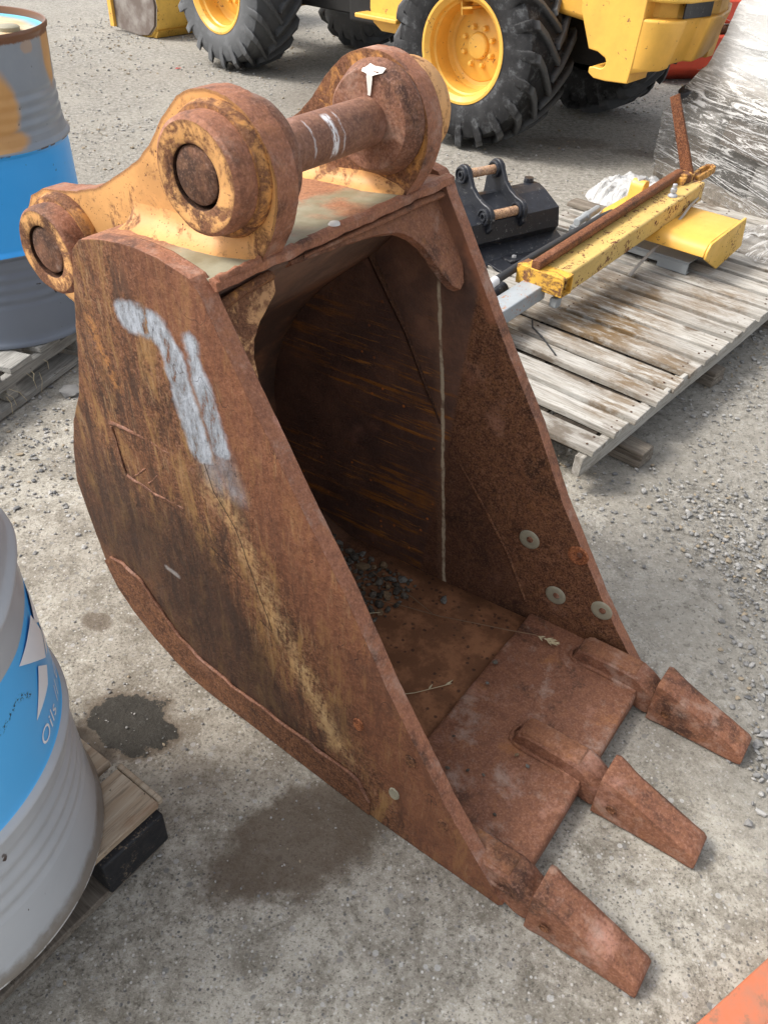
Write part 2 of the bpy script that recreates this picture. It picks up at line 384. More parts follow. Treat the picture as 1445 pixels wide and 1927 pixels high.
def side_mat(name, near):
    t = NT(name); c, n1, n2, n3 = rust_base(t, 0, 1.0, .15)
    X, Y, Z = t.sep()
    g = t.math('ADD', t.math('MULTIPLY', X, .86), t.math('MULTIPLY', Z, .511))     # distance towards the front edge
    if near:
        # streaky run marks that follow the digging direction
        st = t.noise(5, 9, .72, v=t.mp((7, 1, 1.4), (0, R(-31), 0)), dist=.4); st2 = t.noise(14, 8, .75, v=t.mp((9, 1, 1.1), (0, R(-31), 0)))
        c = t.mix(t.rng(st, .50, .64, 0, .75), c, (.29, .16, .06))
        c = t.mix(t.rng(st2, .54, .66, 0, .55), c, (.36, .23, .12))
        c = t.mix(t.rng(st, .47, .38, 0, .8), c, (.05, .027, .018))
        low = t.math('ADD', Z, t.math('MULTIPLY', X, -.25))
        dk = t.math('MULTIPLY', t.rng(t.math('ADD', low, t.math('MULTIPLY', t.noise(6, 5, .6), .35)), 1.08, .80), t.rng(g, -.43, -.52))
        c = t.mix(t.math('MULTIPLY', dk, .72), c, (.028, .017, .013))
        fr = t.rng(t.math('ADD', g, t.math('MULTIPLY', t.noise(12, 4), .05)), -.33, -.24)
        c = t.mix(t.math('MULTIPLY', fr, .55), c, t.mix(n2, (.12, .042, .022), (.24, .095, .05)))
        big = t.noise(3.3, 5, .6, dist=.5); c = t.mix(t.rng(big, .52, .66, 0, .4), c, (.20, .085, .04)); c = t.mix(t.rng(big, .46, .36, 0, .4), c, (.06, .032, .022))
        # pale worn patch along the fold
        for A, B, r, s in (((-.815, .64), (-.745, .55), .016, .55), ((-.745, .55), (-.690, .42), .018, .62), ((-.69, .42), (-.64, .32), .026, .65), ((-.64, .32), (-.55, .16), .024, .8), ((-.76, .60), (-.84, .74), .02, .4)):
            k = t.seg(X, Z, A, B, r, .022, .09, 22)
            k = t.math('MULTIPLY', k, t.rng(t.math('ADD', t.math('MULTIPLY', t.noise(90, 5, .8), .5), t.math('MULTIPLY', t.noise(16, 7, .75, v=t.mp((5, 1, 1), (0, R(-28), 0))), .5)), .42, .56, 0, s))
            c = t.mix(k, c, t.mix(t.noise(30, 4), (.46, .22, .07), (.52, .40, .22)))
        k = t.math('MULTIPLY', t.seg(X, Z, (-1.055, .86), (-1.02, .76), .012, .014, .04, 20), t.rng(t.noise(60, 6, .8), .42, .58, 0, .75)); c = t.mix(k, c, (.42, .19, .06))
        # silver-grey sprayed marks
        pr_ = t.noise(55, 5, .8, v=t.mp((1, 1, .35), (0, R(-25), 0)))
        pc = t.mix(t.rng(pr_, .4, .65), (.20, .21, .225), (.40, .43, .48))
        sp = None
        for A, B, r in (((-.950, .903), (-.885, .905), .024), ((-.885, .905), (-.858, .868), .023), ((-.858, .868), (-.846, .80), .024), ((-.846, .80), (-.824, .715), .027), ((-.815, .905), (-.806, .850), .014), ((-.806, .850), (-.778, .735), .0185)):
            k = t.seg(X, Z, A, B, r, .007, .02, 45); sp = k if sp is None else t.math('MAXIMUM', sp, k)
        halo = t.math('MAXIMUM', t.seg(X, Z, (-.83, .74), (-.80, .665), .018, .022, .01, 40), t.seg(X, Z, (-.785, .74), (-.755, .665), .018, .022, .01, 40))
        sp = t.math('MAXIMUM', t.math('MULTIPLY', sp, t.rng(pr_, .33, .46)), t.math('MULTIPLY', halo, .5)); c = t.mix(sp, c, pc)
        for A, B in (((-.82, .69), (-.805, .64)), ((-.805, .64), (-.765, .585)), ((-.765, .585), (-.725, .46)), ((-.725, .46), (-.70, .378)), ((-.835, .50), (-.765, .468)), ((-.728, .385), (-.70, .372))):
            c = t.mix(t.math('MULTIPLY', t.seg(X, Z, A, B, .0014, .0012, .008, 14), .85), c, (.018, .010, .008))
        # scratches
        sc = t.noise(3.2, 3, .5, v=t.mp((3, 1, 1), (0, R(-24), 0)), dist=1.2)
        c = t.mix(t.rng(t.math('ABSOLUTE', t.math('SUBTRACT', sc, .5)), .0028, .0, 0, .75), c, (.025, .012, .01))
        c = t.mix(t.math('MULTIPLY', t.seg(X, Z, (-.985, .355), (-.955, .352), .006, .004, .01, 60), .6), c, (.34, .32, .31))
        rg = t.mix(sp, t.rng(n2, .3, .7, .62, .82), (.36, .36, .36))
    else:
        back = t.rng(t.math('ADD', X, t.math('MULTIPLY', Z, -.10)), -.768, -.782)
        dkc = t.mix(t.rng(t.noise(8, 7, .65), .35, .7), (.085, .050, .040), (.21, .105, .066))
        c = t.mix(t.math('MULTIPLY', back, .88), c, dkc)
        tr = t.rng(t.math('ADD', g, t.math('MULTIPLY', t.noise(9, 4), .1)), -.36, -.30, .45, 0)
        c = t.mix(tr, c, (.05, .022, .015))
        wv = t.mp((1.3, 1, 20), (0, R(-13), 0)); s1 = t.noise(2.2, 7, .75, v=wv, dist=.15); s2 = t.noise(5, 6, .7, v=wv)
        zone = t.math('MULTIPLY', back, t.rng(t.math('ADD', Z, t.math('MULTIPLY', X, -.2)), .98, .80))
        zone = t.math('MULTIPLY', zone, t.rng(t.noise(5, 3, .5), .36, .55))
        c = t.mix(t.math('MULTIPLY', t.rng(s1, .525, .62, 0, .9), zone), c, (.26, .095, .018))
        c = t.mix(t.math('MULTIPLY', t.rng(s2, .57, .66, 0, .85), zone), c, (.38, .15, .03))
        rn = t.vor(36); spots = t.math('MULTIPLY', t.rng(rn, .15, .11), t.rng(t.noise(9, 2), .50, .56))
        c = t.mix(t.math('MULTIPLY', spots, zone), c, (.44, .13, .03))
        # pale run line
        lx = t.math('ADD', X, t.math('MULTIPLY', Z, .1014)); lx = t.math('ADD', lx, t.math('MULTIPLY', t.math('SUBTRACT', t.noise(60, 3), .5), .004))
        lx = t.math('ADD', lx, t.math('MULTIPLY', t.math('SUBTRACT', t.noise(14, 3), .5), .010)); ln = t.rng(t.math('SUBTRACT', t.math('ABSOLUTE', t.math('ADD', lx, .7025)), t.math('MULTIPLY', t.noise(24, 4, .7), .007)), .002, -.0015, 0, 1); ln = t.math('MULTIPLY', ln, t.rng(t.noise(30, 5, .7), .36, .52, .25, .95))
        ln = t.math('MULTIPLY', ln, t.rng(Z, .81, .78)); c = t.mix(ln, c, (.56, .47, .33))
        hal = t.rng(t.math('ABSOLUTE', t.math('ADD', lx, .708)), .02, .0, 0, .25); c = t.mix(hal, c, (.26, .15, .09))
        up = t.math('MULTIPLY', t.rng(Z, .80, .90), .5); c = t.mix(t.math('MULTIPLY', up, t.noise(20, 5)), c, (.34, .14, .07))
        k = t.seg(X, Z, (-.72, .88), (-.66, .76), .012, .01, .02, 30); c = t.mix(t.math('MULTIPLY', k, .5), c, (.42, .17, .09))
        pt = t.rng(t.noise(7, 3), .6, .75, 0, .3); c = t.mix(pt, c, (.33, .15, .10))
        rg = t.rng(n2, .3, .7, .66, .86)
    return t.fin(c, rg, rust_bump(t, n2, n3, .55), spec=.24)
M_EDGE = mat_rust('worn_plate_edge_rust', tint=(1.95, 2.0, 2.3), orange=.15, k=.5, rough=.62, dusty=.45, sp=.4)
M_RUST = mat_rust('rust_brown', orange=.3)
M_TOOTH = mat_rust('tooth_rust', tint=(1.38, 1.42, 1.65), orange=.15, dusty=.4, k=.35, fine=.8, bevel=.0035, rough=.66, sp=.5)
M_LIP = mat_rust('lip_plate_rust', tint=(1.6, 1.68, 1.95), orange=.3, dusty=.6, k=.35, rough=.72, sp=.45)
M_DARK = mat_rust('dark_inner_rust', dark=.62, orange=.25, k=.5)
M_YR = mat_yellow_rust('yellow_paint_over_rust', .38, edge=.010)
M_YB = mat_yellow_rust('boss_yellow_over_rust', .62, edge=.010)
M_YR2 = mat_yellow_rust('yellow_paint_mostly_rusted', .70, (.58, .27, .08), edge=.01)
M_YG = mat_yellow_rust('gusset_tan_over_rust', .62, (.60, .32, .14))
M_PIN = mat_rust('pin_rust', orange=.2, dusty=.3, k=.35, tint=(1.3, 1.4, 1.7), rough=.6, sp=.6)

def side_plate(name, near):
    bm = bmesh.new()
    pts = rough_outline(OUT, .014, .0011, 2.0 if near else 9.0)
    f = bm.faces.new([bm.verts.new((a, 0, b)) for a, b in pts])
    for s in [0.0, .04, .09, .15, .22, .30, .38]:       # cuts along the fold
        c0 = .86 * -.47 + .511 * .05 - s
        bmesh.ops.bisect_plane(bm, geom=bm.verts[:] + bm.edges[:] + bm.faces[:], plane_co=(c0 / .86 - .0, 0, 0), plane_no=(.86, 0, .511))
    grid_cut(bm, 2, .12, .06, 1.0)
    top = bmesh.ops.extrude_face_region(bm, geom=bm.faces[:])
    nv = [g for g in top['geom'] if isinstance(g, bmesh.types.BMVert)]
    for v in nv: v.co.y += T_PL
    for v in bm.verts:
        x, z = v.co.x, v.co.z
        wv = .0016 * mnoise.noise(Vector((x * 6, z * 6, 1 if near else 5)))
        if near: v.co.y += .68 + near_off(x, z) + wv
        else: v.co.y = 1.345 - v.co.y + far_w(x, z) + wv
    bm.normal_update()
    for f in bm.faces: f.material_index = 1 if abs(f.normal.y) < .6 else 0
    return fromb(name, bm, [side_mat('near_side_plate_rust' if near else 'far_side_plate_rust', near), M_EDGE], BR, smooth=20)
sp_near = side_plate('side_plate', True); sp_near['label'] = 'side plate with silver sprayed marks'
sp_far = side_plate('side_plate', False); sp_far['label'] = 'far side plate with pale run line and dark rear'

# floor and back wrapper
def shell():
    inner = [(-.455, .018), (-.70, .016), (-.90, .018), (-1.0, .026), (-1.08, .062), (-1.15, .125), (-1.195, .205), (-1.217, .30), (-1.224, .39), (-1.212, .47), (-1.187, .545), (-1.14, .625), (-1.075, .70), (-1.0, .765), (-.94, .815), (-.905, .852), (-.87, .89), (-.83, .932), (-.806, .962)]
    # smooth resample
    P = [Vector((a, b)) for a, b in inner]; fine = []
    for i in range(len(P) - 1):
        p0, p1, p2, p3 = P[max(i - 1, 0)], P[i], P[i + 1], P[min(i + 2, len(P) - 1)]
        for k in range(4):
            u = k / 4; fine.append(.5 * ((2 * p1) + (p2 - p0) * u + (2 * p0 - 5 * p1 + 4 * p2 - p3) * u * u + (3 * p1 - p0 - 3 * p2 + p3) * u ** 3))
    fine.append(P[-1])
    bm = bmesh.new(); rows = []
    for i, q in enumerate(fine):
        a = fine[max(i - 1, 0)]; b = fine[min(i + 1, len(fine) - 1)]; d = (b - a).normalized(); n = Vector((-d.y, d.x))  # outward of the shell
        y0 = .68 + T_PL * .6 + near_off(q.x, q.y); y1 = 1.345 - T_PL * .6 + far_w(q.x, q.y)
        row = []
        for k in range(9):
            y = y0 + (y1 - y0) * k / 8; wv = .002 * mnoise.noise(Vector((q.x * 5, y * 5, q.y * 5)))
            row.append(bm.verts.new((q.x + n.x * wv, y, q.y + n.y * wv)))
        rows.append(row)
    for a, b in zip(rows, rows[1:]):
        for k in range(8): bm.faces.new((a[k], a[k + 1], b[k + 1], b[k]))
    t = NT('bucket_floor_and_back_rust'); c, n1, n2, n3 = rust_base(t, 0, 1, .3)
    X, Y, Z = t.sep()
    fl = t.mix(t.rng(t.noise(16, 7, .7), .42, .62), (.17, .075, .036), (.30, .135, .065))
    bl = t.math('MULTIPLY', t.rng(t.vor(58, v=t.vm('ADD', t.co, t.mp((.01, .01, .01), v=t.noise(20, 2, color=True)))), .30, .2), t.rng(t.noise(30, 4), .46, .54)); fl = t.mix(t.math('MULTIPLY', bl, .8), fl, (.06, .03, .02))
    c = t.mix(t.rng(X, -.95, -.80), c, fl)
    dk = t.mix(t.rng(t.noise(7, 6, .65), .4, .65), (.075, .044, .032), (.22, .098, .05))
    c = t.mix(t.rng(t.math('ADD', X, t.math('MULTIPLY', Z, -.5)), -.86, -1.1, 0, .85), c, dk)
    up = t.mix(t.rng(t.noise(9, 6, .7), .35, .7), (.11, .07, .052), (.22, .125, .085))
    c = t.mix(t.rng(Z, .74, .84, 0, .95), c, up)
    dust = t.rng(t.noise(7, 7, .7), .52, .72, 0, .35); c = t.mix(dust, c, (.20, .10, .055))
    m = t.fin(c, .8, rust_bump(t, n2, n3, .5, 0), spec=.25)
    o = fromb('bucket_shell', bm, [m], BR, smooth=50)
    so = o.modifiers.new('thickness', 'SOLIDIFY'); so.thickness = .016; so.offset = 1.0
    return o
shell()

# lip plate with its raised back edge
bm = bmesh.new()
lp = [(-.468, .012), (-.470, .036), (-.462, .041), (-.30, .046), (-.172, .050), (-.166, .044), (-.166, .008), (-.18, .003)]
prism(bm, lp, .709, 1.316)
grid_cut(bm, 1, .05, .72, 1.31); wobble(bm, .0016, 14)
fromb('lip_plate', bm, [M_LIP], BR, bevel=.002)

# top plate between the side plates and under the ears
t = NT('worn_top_plate_green_grey'); c, n1, n2, n3 = rust_base(t, 0, .8, .5, (1.5, 1.5, 1.5))
g = t.mix(t.rng(t.noise(12, 6, .65), .35, .7), (.20, .17, .10), (.30, .28, .20))
msk = t.rng(t.noise(5.5, 5, .6, dist=.6), .40, .56); X, Y, Z = t.sep()
msk = t.math('MULTIPLY', msk, t.rng(t.math('ADD', X, t.math('MULTIPLY', t.noise(10, 3), .05)), -.93, -.86))
c = t.mix(msk, t.mix(.35, c, (.42, .20, .11)), g)
c = t.mix(t.rng(t.noise(22, 7, .75), .62, .70, 0, .6), c, (.50, .30, .13))
M_TOP = t.fin(c, .55, t.bump(n2, .25, .003, .003))
bm = bmesh.new()
tp = rough_outline([(-1.06, .960), (-1.06, .985), (-.785, .999), (-.777, .996), (-.776, .984), (-.80, .979)], .2, 0)
prism(bm, tp, .705, 1.30); grid_cut(bm, 1, .018, .71, 1.30); grid_cut(bm, 0, .009, -.80, -.784); bmesh.ops.recalc_face_normals(bm, faces=bm.faces[:])
for v in bm.verts:
    if v.co.x > -.80: v.co += .0045 * Vector((mnoise.noise(Vector((v.co.y * 24, 0, 1))), 0, mnoise.noise(Vector((v.co.y * 30, 3, 1))) * .7))
bm.normal_update()
for f in bm.faces: f.material_index = 1 if (f.calc_center_median().x > -.789 or f.normal.z < 0) else 0
fromb('top_plate', bm, [M_TOP, M_EDGE], BR, smooth=40)
bm = bmesh.new(); tube(bm, [(-.783, .712 + i * .0095, .9975 + .003 * mnoise.noise(Vector((i * .9, 0, 0)))) for i in range(10)], .0065, 6); wobble(bm, .004, 60)
# raised torch-cut ridge by the near side plate
fromb('weld_bead', bm, [M_EDGE], BR, smooth=60)

# corner gussets under the top plate, an arc cut in each
def gusset(flip):
    pts = [(.0, .0), (.128, -.002), (.120, -.020), (.098, -.033), (.070, -.047), (.046, -.066), (.030, -.090), (.022, -.12), (.016, -.150), (.010, -.19), (.0, -.235)]
    bm = bmesh.new(); up = Vector((-.511, 0, .86)); n = Vector((.86, 0, .511)); org = Vector((-.797, 0, .955))
    if flip: pts = [(-.03, .03), (.165, .014), (.30, .012), (.42, .011), (.42, .004), (.30, -.002), (.23, -.008), (.195, -.013), (.155, -.023), (.128, -.040), (.108, -.062), (.098, -.085), (.093, -.10), (.080, -.130), (.066, -.152), (.050, -.163), (.032, -.155), (.014, -.12), (.0, -.09)]
    sc = 1.0
    q = rough_outline([(a * sc, b * (1 if not flip else 1.0)) for a, b in pts], .01, .001, 4)
    A = []; B = []
    for a, b in q:
        p = org + up * b; y = (.709 + a) if not flip else (1.302 - a)
        A.append(bm.verts.new((p.x, y, p.z))); k = p - n * .016; B.append(bm.verts.new((k.x, y, k.z)))
    bm.faces.new(A); bm.faces.new(B[::-1])
    for i in range(len(q)):
        j = (i + 1) % len(q); f = bm.faces.new((A[i], B[i], B[j], A[j])); f.material_index = 1
    return fromb('corner_gusset', bm, [M_YG if not flip else M_FARG, M_EDGE if flip else M_YG], BR)
M_FARG = mat_rust('far_gusset_rust', tint=(1.6, 1.7, 1.95), orange=.3, k=.4, sp=.4, dusty=.3)
gusset(False); gusset(True)
bm = bmesh.new(); tube(bm, [(-.790, .712, .952), (-.792, .76, .958), (-.795, .83, .962)], .007, 6); wobble(bm, .003, 70)
fromb('weld_bead', bm, [M_YR2], BR, smooth=60)
bm = bmesh.new(); tube(bm, [(-.787, 1.295, .965), (-.79, 1.22, .968), (-.79, 1.10, .969), (-.79, .90, .969)], .006, 6, radii=[.007, .006, .005, .002]); wobble(bm, .003, 70)
fromb('weld_bead', bm, [M_FARG], BR, smooth=60)
# fold weld on the inner far side, from the header to the lip
fold = [(-.955, .82), (-.90, .735), (-.854, .663), (-.80, .56), (-.755, .475)]
bm = bmesh.new(); tube(bm, [(x, 1.3135 + far_w(x, z), z) for x, z in fold], .0045, 6, radii=[.008, .007, .0055, .004, .0015]); wobble(bm, .002, 60)
fromb('weld_bead', bm, [M_DARK], BR, smooth=60)
bm = bmesh.new(); tube(bm, [(x, 1.3155 + far_w(x, z), z) for x, z in [(-.70, .39), (-.62, .29), (-.55, .19), (-.485, .07)]], .003, 6, radii=[.0015, .004, .005, .0035]); wobble(bm, .002, 60)
fromb('weld_bead', bm, [M_RUST], BR, smooth=60)

# ears (hanger plates), mirror-like pair
EAR = [(-.785, .993), (-.762, 1.03)] + arc(-.857, 1.094, .112, -25, 128, 40) + [(-.955, 1.155), (-.985, 1.118), (-1.02, 1.085), (-1.07, 1.055), (-1.13, 1.022), (-1.19, 1.002), (-1.24, .992), (-1.285, .985), (-1.325, .965), (-1.35, .93), (-1.352, .88), (-1.335, .83), (-1.29, .79), (-1.23, .77), (-1.15, .75), (-1.09, .80), (-1.06, .93), (-1.0, .982), (-.90, .986)]
def ear(y0, y1, mface):
    bm = bmesh.new(); prism(bm, rough_outline(EAR, .009, .0016, y0 * 9), y0, y1, 0, 1)
    grid_cut(bm, 0, .05, -1.33, -.74)
    bm.normal_update()
    return fromb('hanger_ear', bm, [mface, M_EDGE], BR, smooth=35)
ear(.800, .842, M_YR); ear(1.155, 1.197, M_YR2)
# fillet welds where the ears stand on the top plate: concave, flared
for yy, sgn, w in ((.800, -1, .042), (.842, 1, .022), (1.155, -1, .032), (1.197, 1, .022)):
    bm = bmesh.new(); rows = []
    for i in range(41):
        x = -1.05 + i * .0066; zb = .9855 + (x + 1.05) * .05; ww = w * min(1, (41 - i) / 9) ** .5 * (1 + .12 * mnoise.noise(Vector((x * 20, yy, 0)))); row = []
        for k in range(7):
            u = k / 6; row.append(bm.verts.new((x, yy + sgn * ww * (1 - math.sin(u * math.pi / 2)), zb + ww * .8 * (1 - math.cos(u * math.pi / 2)) - .001)))
        rows.append(row)
    for a, b in zip(rows, rows[1:]):
        for k in range(6): bm.faces.new((a[k], a[k + 1], b[k + 1], b[k]))
    wobble(bm, .0008, 50); fromb('weld_fillet', bm, [M_YR], BR, smooth=80)
# bosses
def boss(name, x, z, prof, y, sgn, mats, mis=None):
    bm = bmesh.new()
    M = Matrix.Translation((x, y, z)) @ (Matrix.Rotation(R(90), 4, 'X') if sgn < 0 else AXY)
    lathe(bm, prof, 56, M, mis=mis); wobble(bm, .0009, 40)
    return fromb(name, bm, mats, BR, smooth=35)
PX, PZ = -.838, 1.111; QX, QZ = -1.229, .906
# near main boss: step collar on the ear, then the thick ring with the pin hole
boss('boss_collar', PX - .004, PZ - .002, [(.088, -.004), (.090, .010), (.086, .020), (.076, .022)], .800, -1, [M_YR2])
boss('boss_ring', PX, PZ, [(.0775, 0), (.0785, .040), (.0765, .052), (.071, .0565), (.045, .0565), (.0425, .055), (.0420, .02)], .800, -1, [M_YB, M_EDGE, M_DARK], [1, 1, 1, 0, 0, 2])
boss('boss_collar', PX + .0, PZ, [(.086, -.002), (.088, .008), (.083, .018), (.079, .03), (.074, .036), (.037, .037)], 1.155, -1, [M_PIN])
boss('boss_ring', PX, PZ, [(.0785, 0), (.0785, .045), (.0745, .052), (.045, .052), (.042, .02)], 1.197, 1, [M_YR])
boss('boss_collar', PX, PZ, [(.086, -.002), (.088, .008), (.083, .02), (.037, .021)], .842, 1, [M_PIN])
boss('boss_collar', QX - .004, QZ, [(.084, -.004), (.085, .010), (.080, .020), (.072, .022)], .800, -1, [M_YR2])
boss('boss_ring', QX, QZ, [(.0735, 0), (.0745, .040), (.0725, .052), (.068, .0565), (.046, .0565), (.0437, .055), (.043, .02)], .800, -1, [M_YB, M_EDGE, M_DARK], [1, 1, 1, 0, 0, 2])
boss('boss_ring', QX, QZ, [(.0745, 0), (.0745, .045), (.07, .052), (.045, .052), (.042, .02)], 1.197, 1, [M_YR])
for x, z in ((PX, PZ), (QX, QZ)):
    bm = bmesh.new(); lathe(bm, [(0, .002), (.034, 0), (.0385, .003), (.0385, .10)], 40, Matrix.Translation((x - .0025, .7465, z + .0015)) @ AXY)
    bmesh.ops.remove_doubles(bm, verts=bm.verts[:], dist=1e-5)
    o = fromb('pin_end', bm, [mat_rust('pin_face_rust' , orange=.1, dusty=.6, tint=(1.15, 1.3, 1.55), k=.3, sp=.45) if x == PX else bpy.data.materials['pin_face_rust']], BR, smooth=40)
# the main pin with white brush marks
t = NT('main_pin_rust_with_white_marks'); c, n1, n2, n3 = rust_base(t, 0, 1, .2, (1.45, 1.6, 1.95), .5)
X, Y, Z = t.sep(); c = t.mix(t.rng(t.noise(14, 7, .7), .55, .7, 0, .4), c, (.40, .24, .19))
for yc, w, s in ((.992, .009, 1.0), (1.012, .003, .45), (.945, .003, .4)):
    d = t.math('ABSOLUTE', t.math('SUBTRACT', t.math('ADD', Y, t.math('MULTIPLY', t.math('SUBTRACT', t.noise(40, 3), .5), .01)), yc))
    k = t.math('MULTIPLY', t.rng(d, w, w * .4, 0, s), t.rng(t.noise(45, 6, .8, v=t.mp((1, 2.5, 1))), .43, .52)); k = t.math('MULTIPLY', k, t.rng(Z, 1.085, 1.10)); k = t.math('MULTIPLY', k, t.rng(X, -.83, -.82))
    c = t.mix(k, c, (.74, .73, .74))
m = t.fin(c, .62, rust_bump(t, n2, n3, .35, 0))
bm = bmesh.new(); lathe(bm, [(.0372, 0), (.0372, .16), (.0369, .32)], 56, Matrix.Translation((PX, .84, PZ)) @ AXY); fromb('hanger_pin', bm, [m], BR, smooth=60)
bm = bmesh.new(); lathe(bm, [(.036, 0), (.036, .30)], 40, Matrix.Translation((QX, .84, QZ)) @ AXY); fromb('rear_pin', bm, [M_PIN], BR, smooth=60)
# white painted T on the far collar (flat brush mark: its own thin skin of paint)
M_WHITE = mat_paint('white_brush_paint', (.66, .63, .58), .6, .5, (.35, .2, .13))
def paint_blob(name, pts, yfun, mat):
    bm = bmesh.new(); q = rough_outline(pts, .004, .0016, 8); f = bm.faces.new([bm.verts.new((a, yfun(a, b), b)) for a, b in q]); return fromb(name, bm, [mat], BR)
paint_blob('white_paint_mark', [(-.8375, 1.150), (-.831, 1.150), (-.829, 1.179), (-.813, 1.184), (-.811, 1.190), (-.829, 1.190), (-.840, 1.193), (-.851, 1.186), (-.850, 1.182), (-.8395, 1.180)], lambda a, b: 1.1165 + max(0, math.hypot(a - PX, b - PZ) - .072) * 1.0 - .0012, M_WHITE)
bm = bmesh.new(); lathe(bm, [(0, .0035), (.0075, .003), (.0095, 0)], 20, Matrix.Translation((-.789, .972, .9985)) @ Matrix.Diagonal((1, 1.15, 1, 1))); fromb('white_paint_drop', bm, [M_WHITE], BR, smooth=60)
# weld bead writing on the top plate
bm = bmesh.new()
def bead(bm, pts, r=.0032): tube(bm, [(x, y, .9935 + (x + .79) * .05 + .001) for x, y in pts], r, 6)
bead(bm, [(-.925, .995), (-.94, 1.01), (-.94, 1.04), (-.92, 1.055), (-.90, 1.045), (-.89, 1.02), (-.875, 1.03), (-.865, 1.06)]); bead(bm, [(-.90, .955), (-.915, .965), (-.91, .985), (-.89, .99), (-.878, .975), (-.875, .95)], .0026)
bead(bm, [(-.86, .94), (-.85, .97), (-.86, .99)], .0024)
wobble(bm, .0015, 90); fromb('weld_writing', bm, [M_RUST], BR, smooth=60)

# bolt holes / worn bolt heads in the side plates
M_BOLT = mat_paint('worn_bolt_zinc', (.29, .265, .19), .6, .45, (.24, .18, .11), .1, scale=9)
M_BOLTO = mat_rust('bolt_recess_orange', tint=(1.6, 1.3, 1.1), orange=.8)
for (x, z, w) in ((-.504, .264, 0), (-.387, .283, 1), (-.417, .137, 0), (-.307, .159, 0)):
    y = 1.315 + far_w(x, z)
    bm = bmesh.new()
    prof = [(0, .0022), (.018, .0026), (.0225, .0020), (.0245, .0005), (.0252, -.001)] if not w else [(0, .0005), (.010, .0005), (.013, .0012), (.0205, .0036), (.0225, .003), (.0245, -.001)]
    lathe(bm, [(r, -h) for r, h in prof], 36, Matrix.Translation((x, y - .0018, z)) @ AXY)
    o = fromb('plug_bolt', bm, [M_BOLT if not w else M_BOLTO], BR, smooth=40)
    bm = bmesh.new(); lathe(bm, [(0, .0028), (.0045, .003), (.007, .0026), (.008, .0)], 12, Matrix.Translation((x + .003, y - .0045 if not w else y, z + .004)) @ Matrix.Rotation(R(90), 4, 'X')); wobble(bm, .0012, 120); fromb('bolt_head', bm, [M_PIN], o, smooth=40)
for (x, z, k) in ((-.505, .269, 2), (-.421, .131, 0), (-.393, .26, 1), (-.316, .136, 1)):
    y = .6785; bm = bmesh.new()
    lathe(bm, [(0, .0006), (.008, .0012), (.0125, .0015), (.0145, -.001)], 24, Matrix.Translation((x, y, z)) @ Matrix.Rotation(R(90), 4, 'X') @ Matrix.Diagonal((.8, 1.15, 1, 1)))
    fromb('plug_bolt', bm, [(M_BOLT, M_RUST, M_BOLTO)[k]], BR, smooth=40)
# outer wear strip along the heel, with its weld line
def strip():
    top = [(-.472, .066), (-.50, .093), (-.52, .101), (-.626, .102), (-.738, .104), (-.857, .11), (-.94, .122), (-1.0, .155), (-1.045, .205), (-1.085, .252), (-1.14, .268), (-1.19, .262)]
    bot = [(-.474, .0), (-.56, .001), (-.645, .003), (-.803, .008), (-.916, .010), (-.98, .018), (-1.03, .040), (-1.09, .073), (-1.15, .12), (-1.19, .17), (-1.214, .235)]
    pts = rough_outline(top + bot[::-1], .02, .0012, 12)
    bm = bmesh.new(); prism(bm, pts, 0, 1)
    for v in bm.verts:
        y0 = .68 + near_off(v.co.x, v.co.z); v.co.y = y0 - (.0022 if v.co.y < .5 else -.002)
    return fromb('wear_strip', bm, [side_strip], BR)
side_strip = mat_rust('wear_strip_rust', dark=.12, orange=.15)
strip()
bm = bmesh.new(); wp = [(-.474, .05), (-.50, .096), (-.52, .104), (-.626, .106), (-.738, .108), (-.857, .114), (-.94, .126), (-1.0, .159), (-1.045, .209), (-1.085, .256), (-1.14, .272), (-1.19, .266)]
P = []
for (a, b), (c, d) in zip(wp, wp[1:]):
    for k in range(5): P.append((a + (c - a) * k / 5, .6775 + near_off(a, b), b + (d - b) * k / 5))
tube(bm, P, .0036, 6); wobble(bm, .0018, 90); fromb('weld_bead', bm, [M_PIN], BR, smooth=60)
# old part-number frame welded on the near side plate
bm = bmesh.new()
def nb(a, b, r=.004): tube(bm, [(a[0] + (b[0] - a[0]) * k / 8, .6785 + near_off(a[0], a[1]) + .002, a[1] + (b[1] - a[1]) * k / 8) for k in range(9)], r, 6)
nb((-1.062, .664), (-.951, .672), .0048); nb((-.951, .672), (-.90, .668), .003); nb((-1.046, .553), (-.976, .548)); nb((-.976, .548), (-.89, .556), .003); nb((-1.062, .655), (-1.05, .56), .0022); nb((-.985, .565), (-.94, .615), .0025); nb((-1.02, .566), (-.985, .60), .002)
wobble(bm, .002, 70); fromb('weld_frame', bm, [M_PIN], BR, smooth=60)

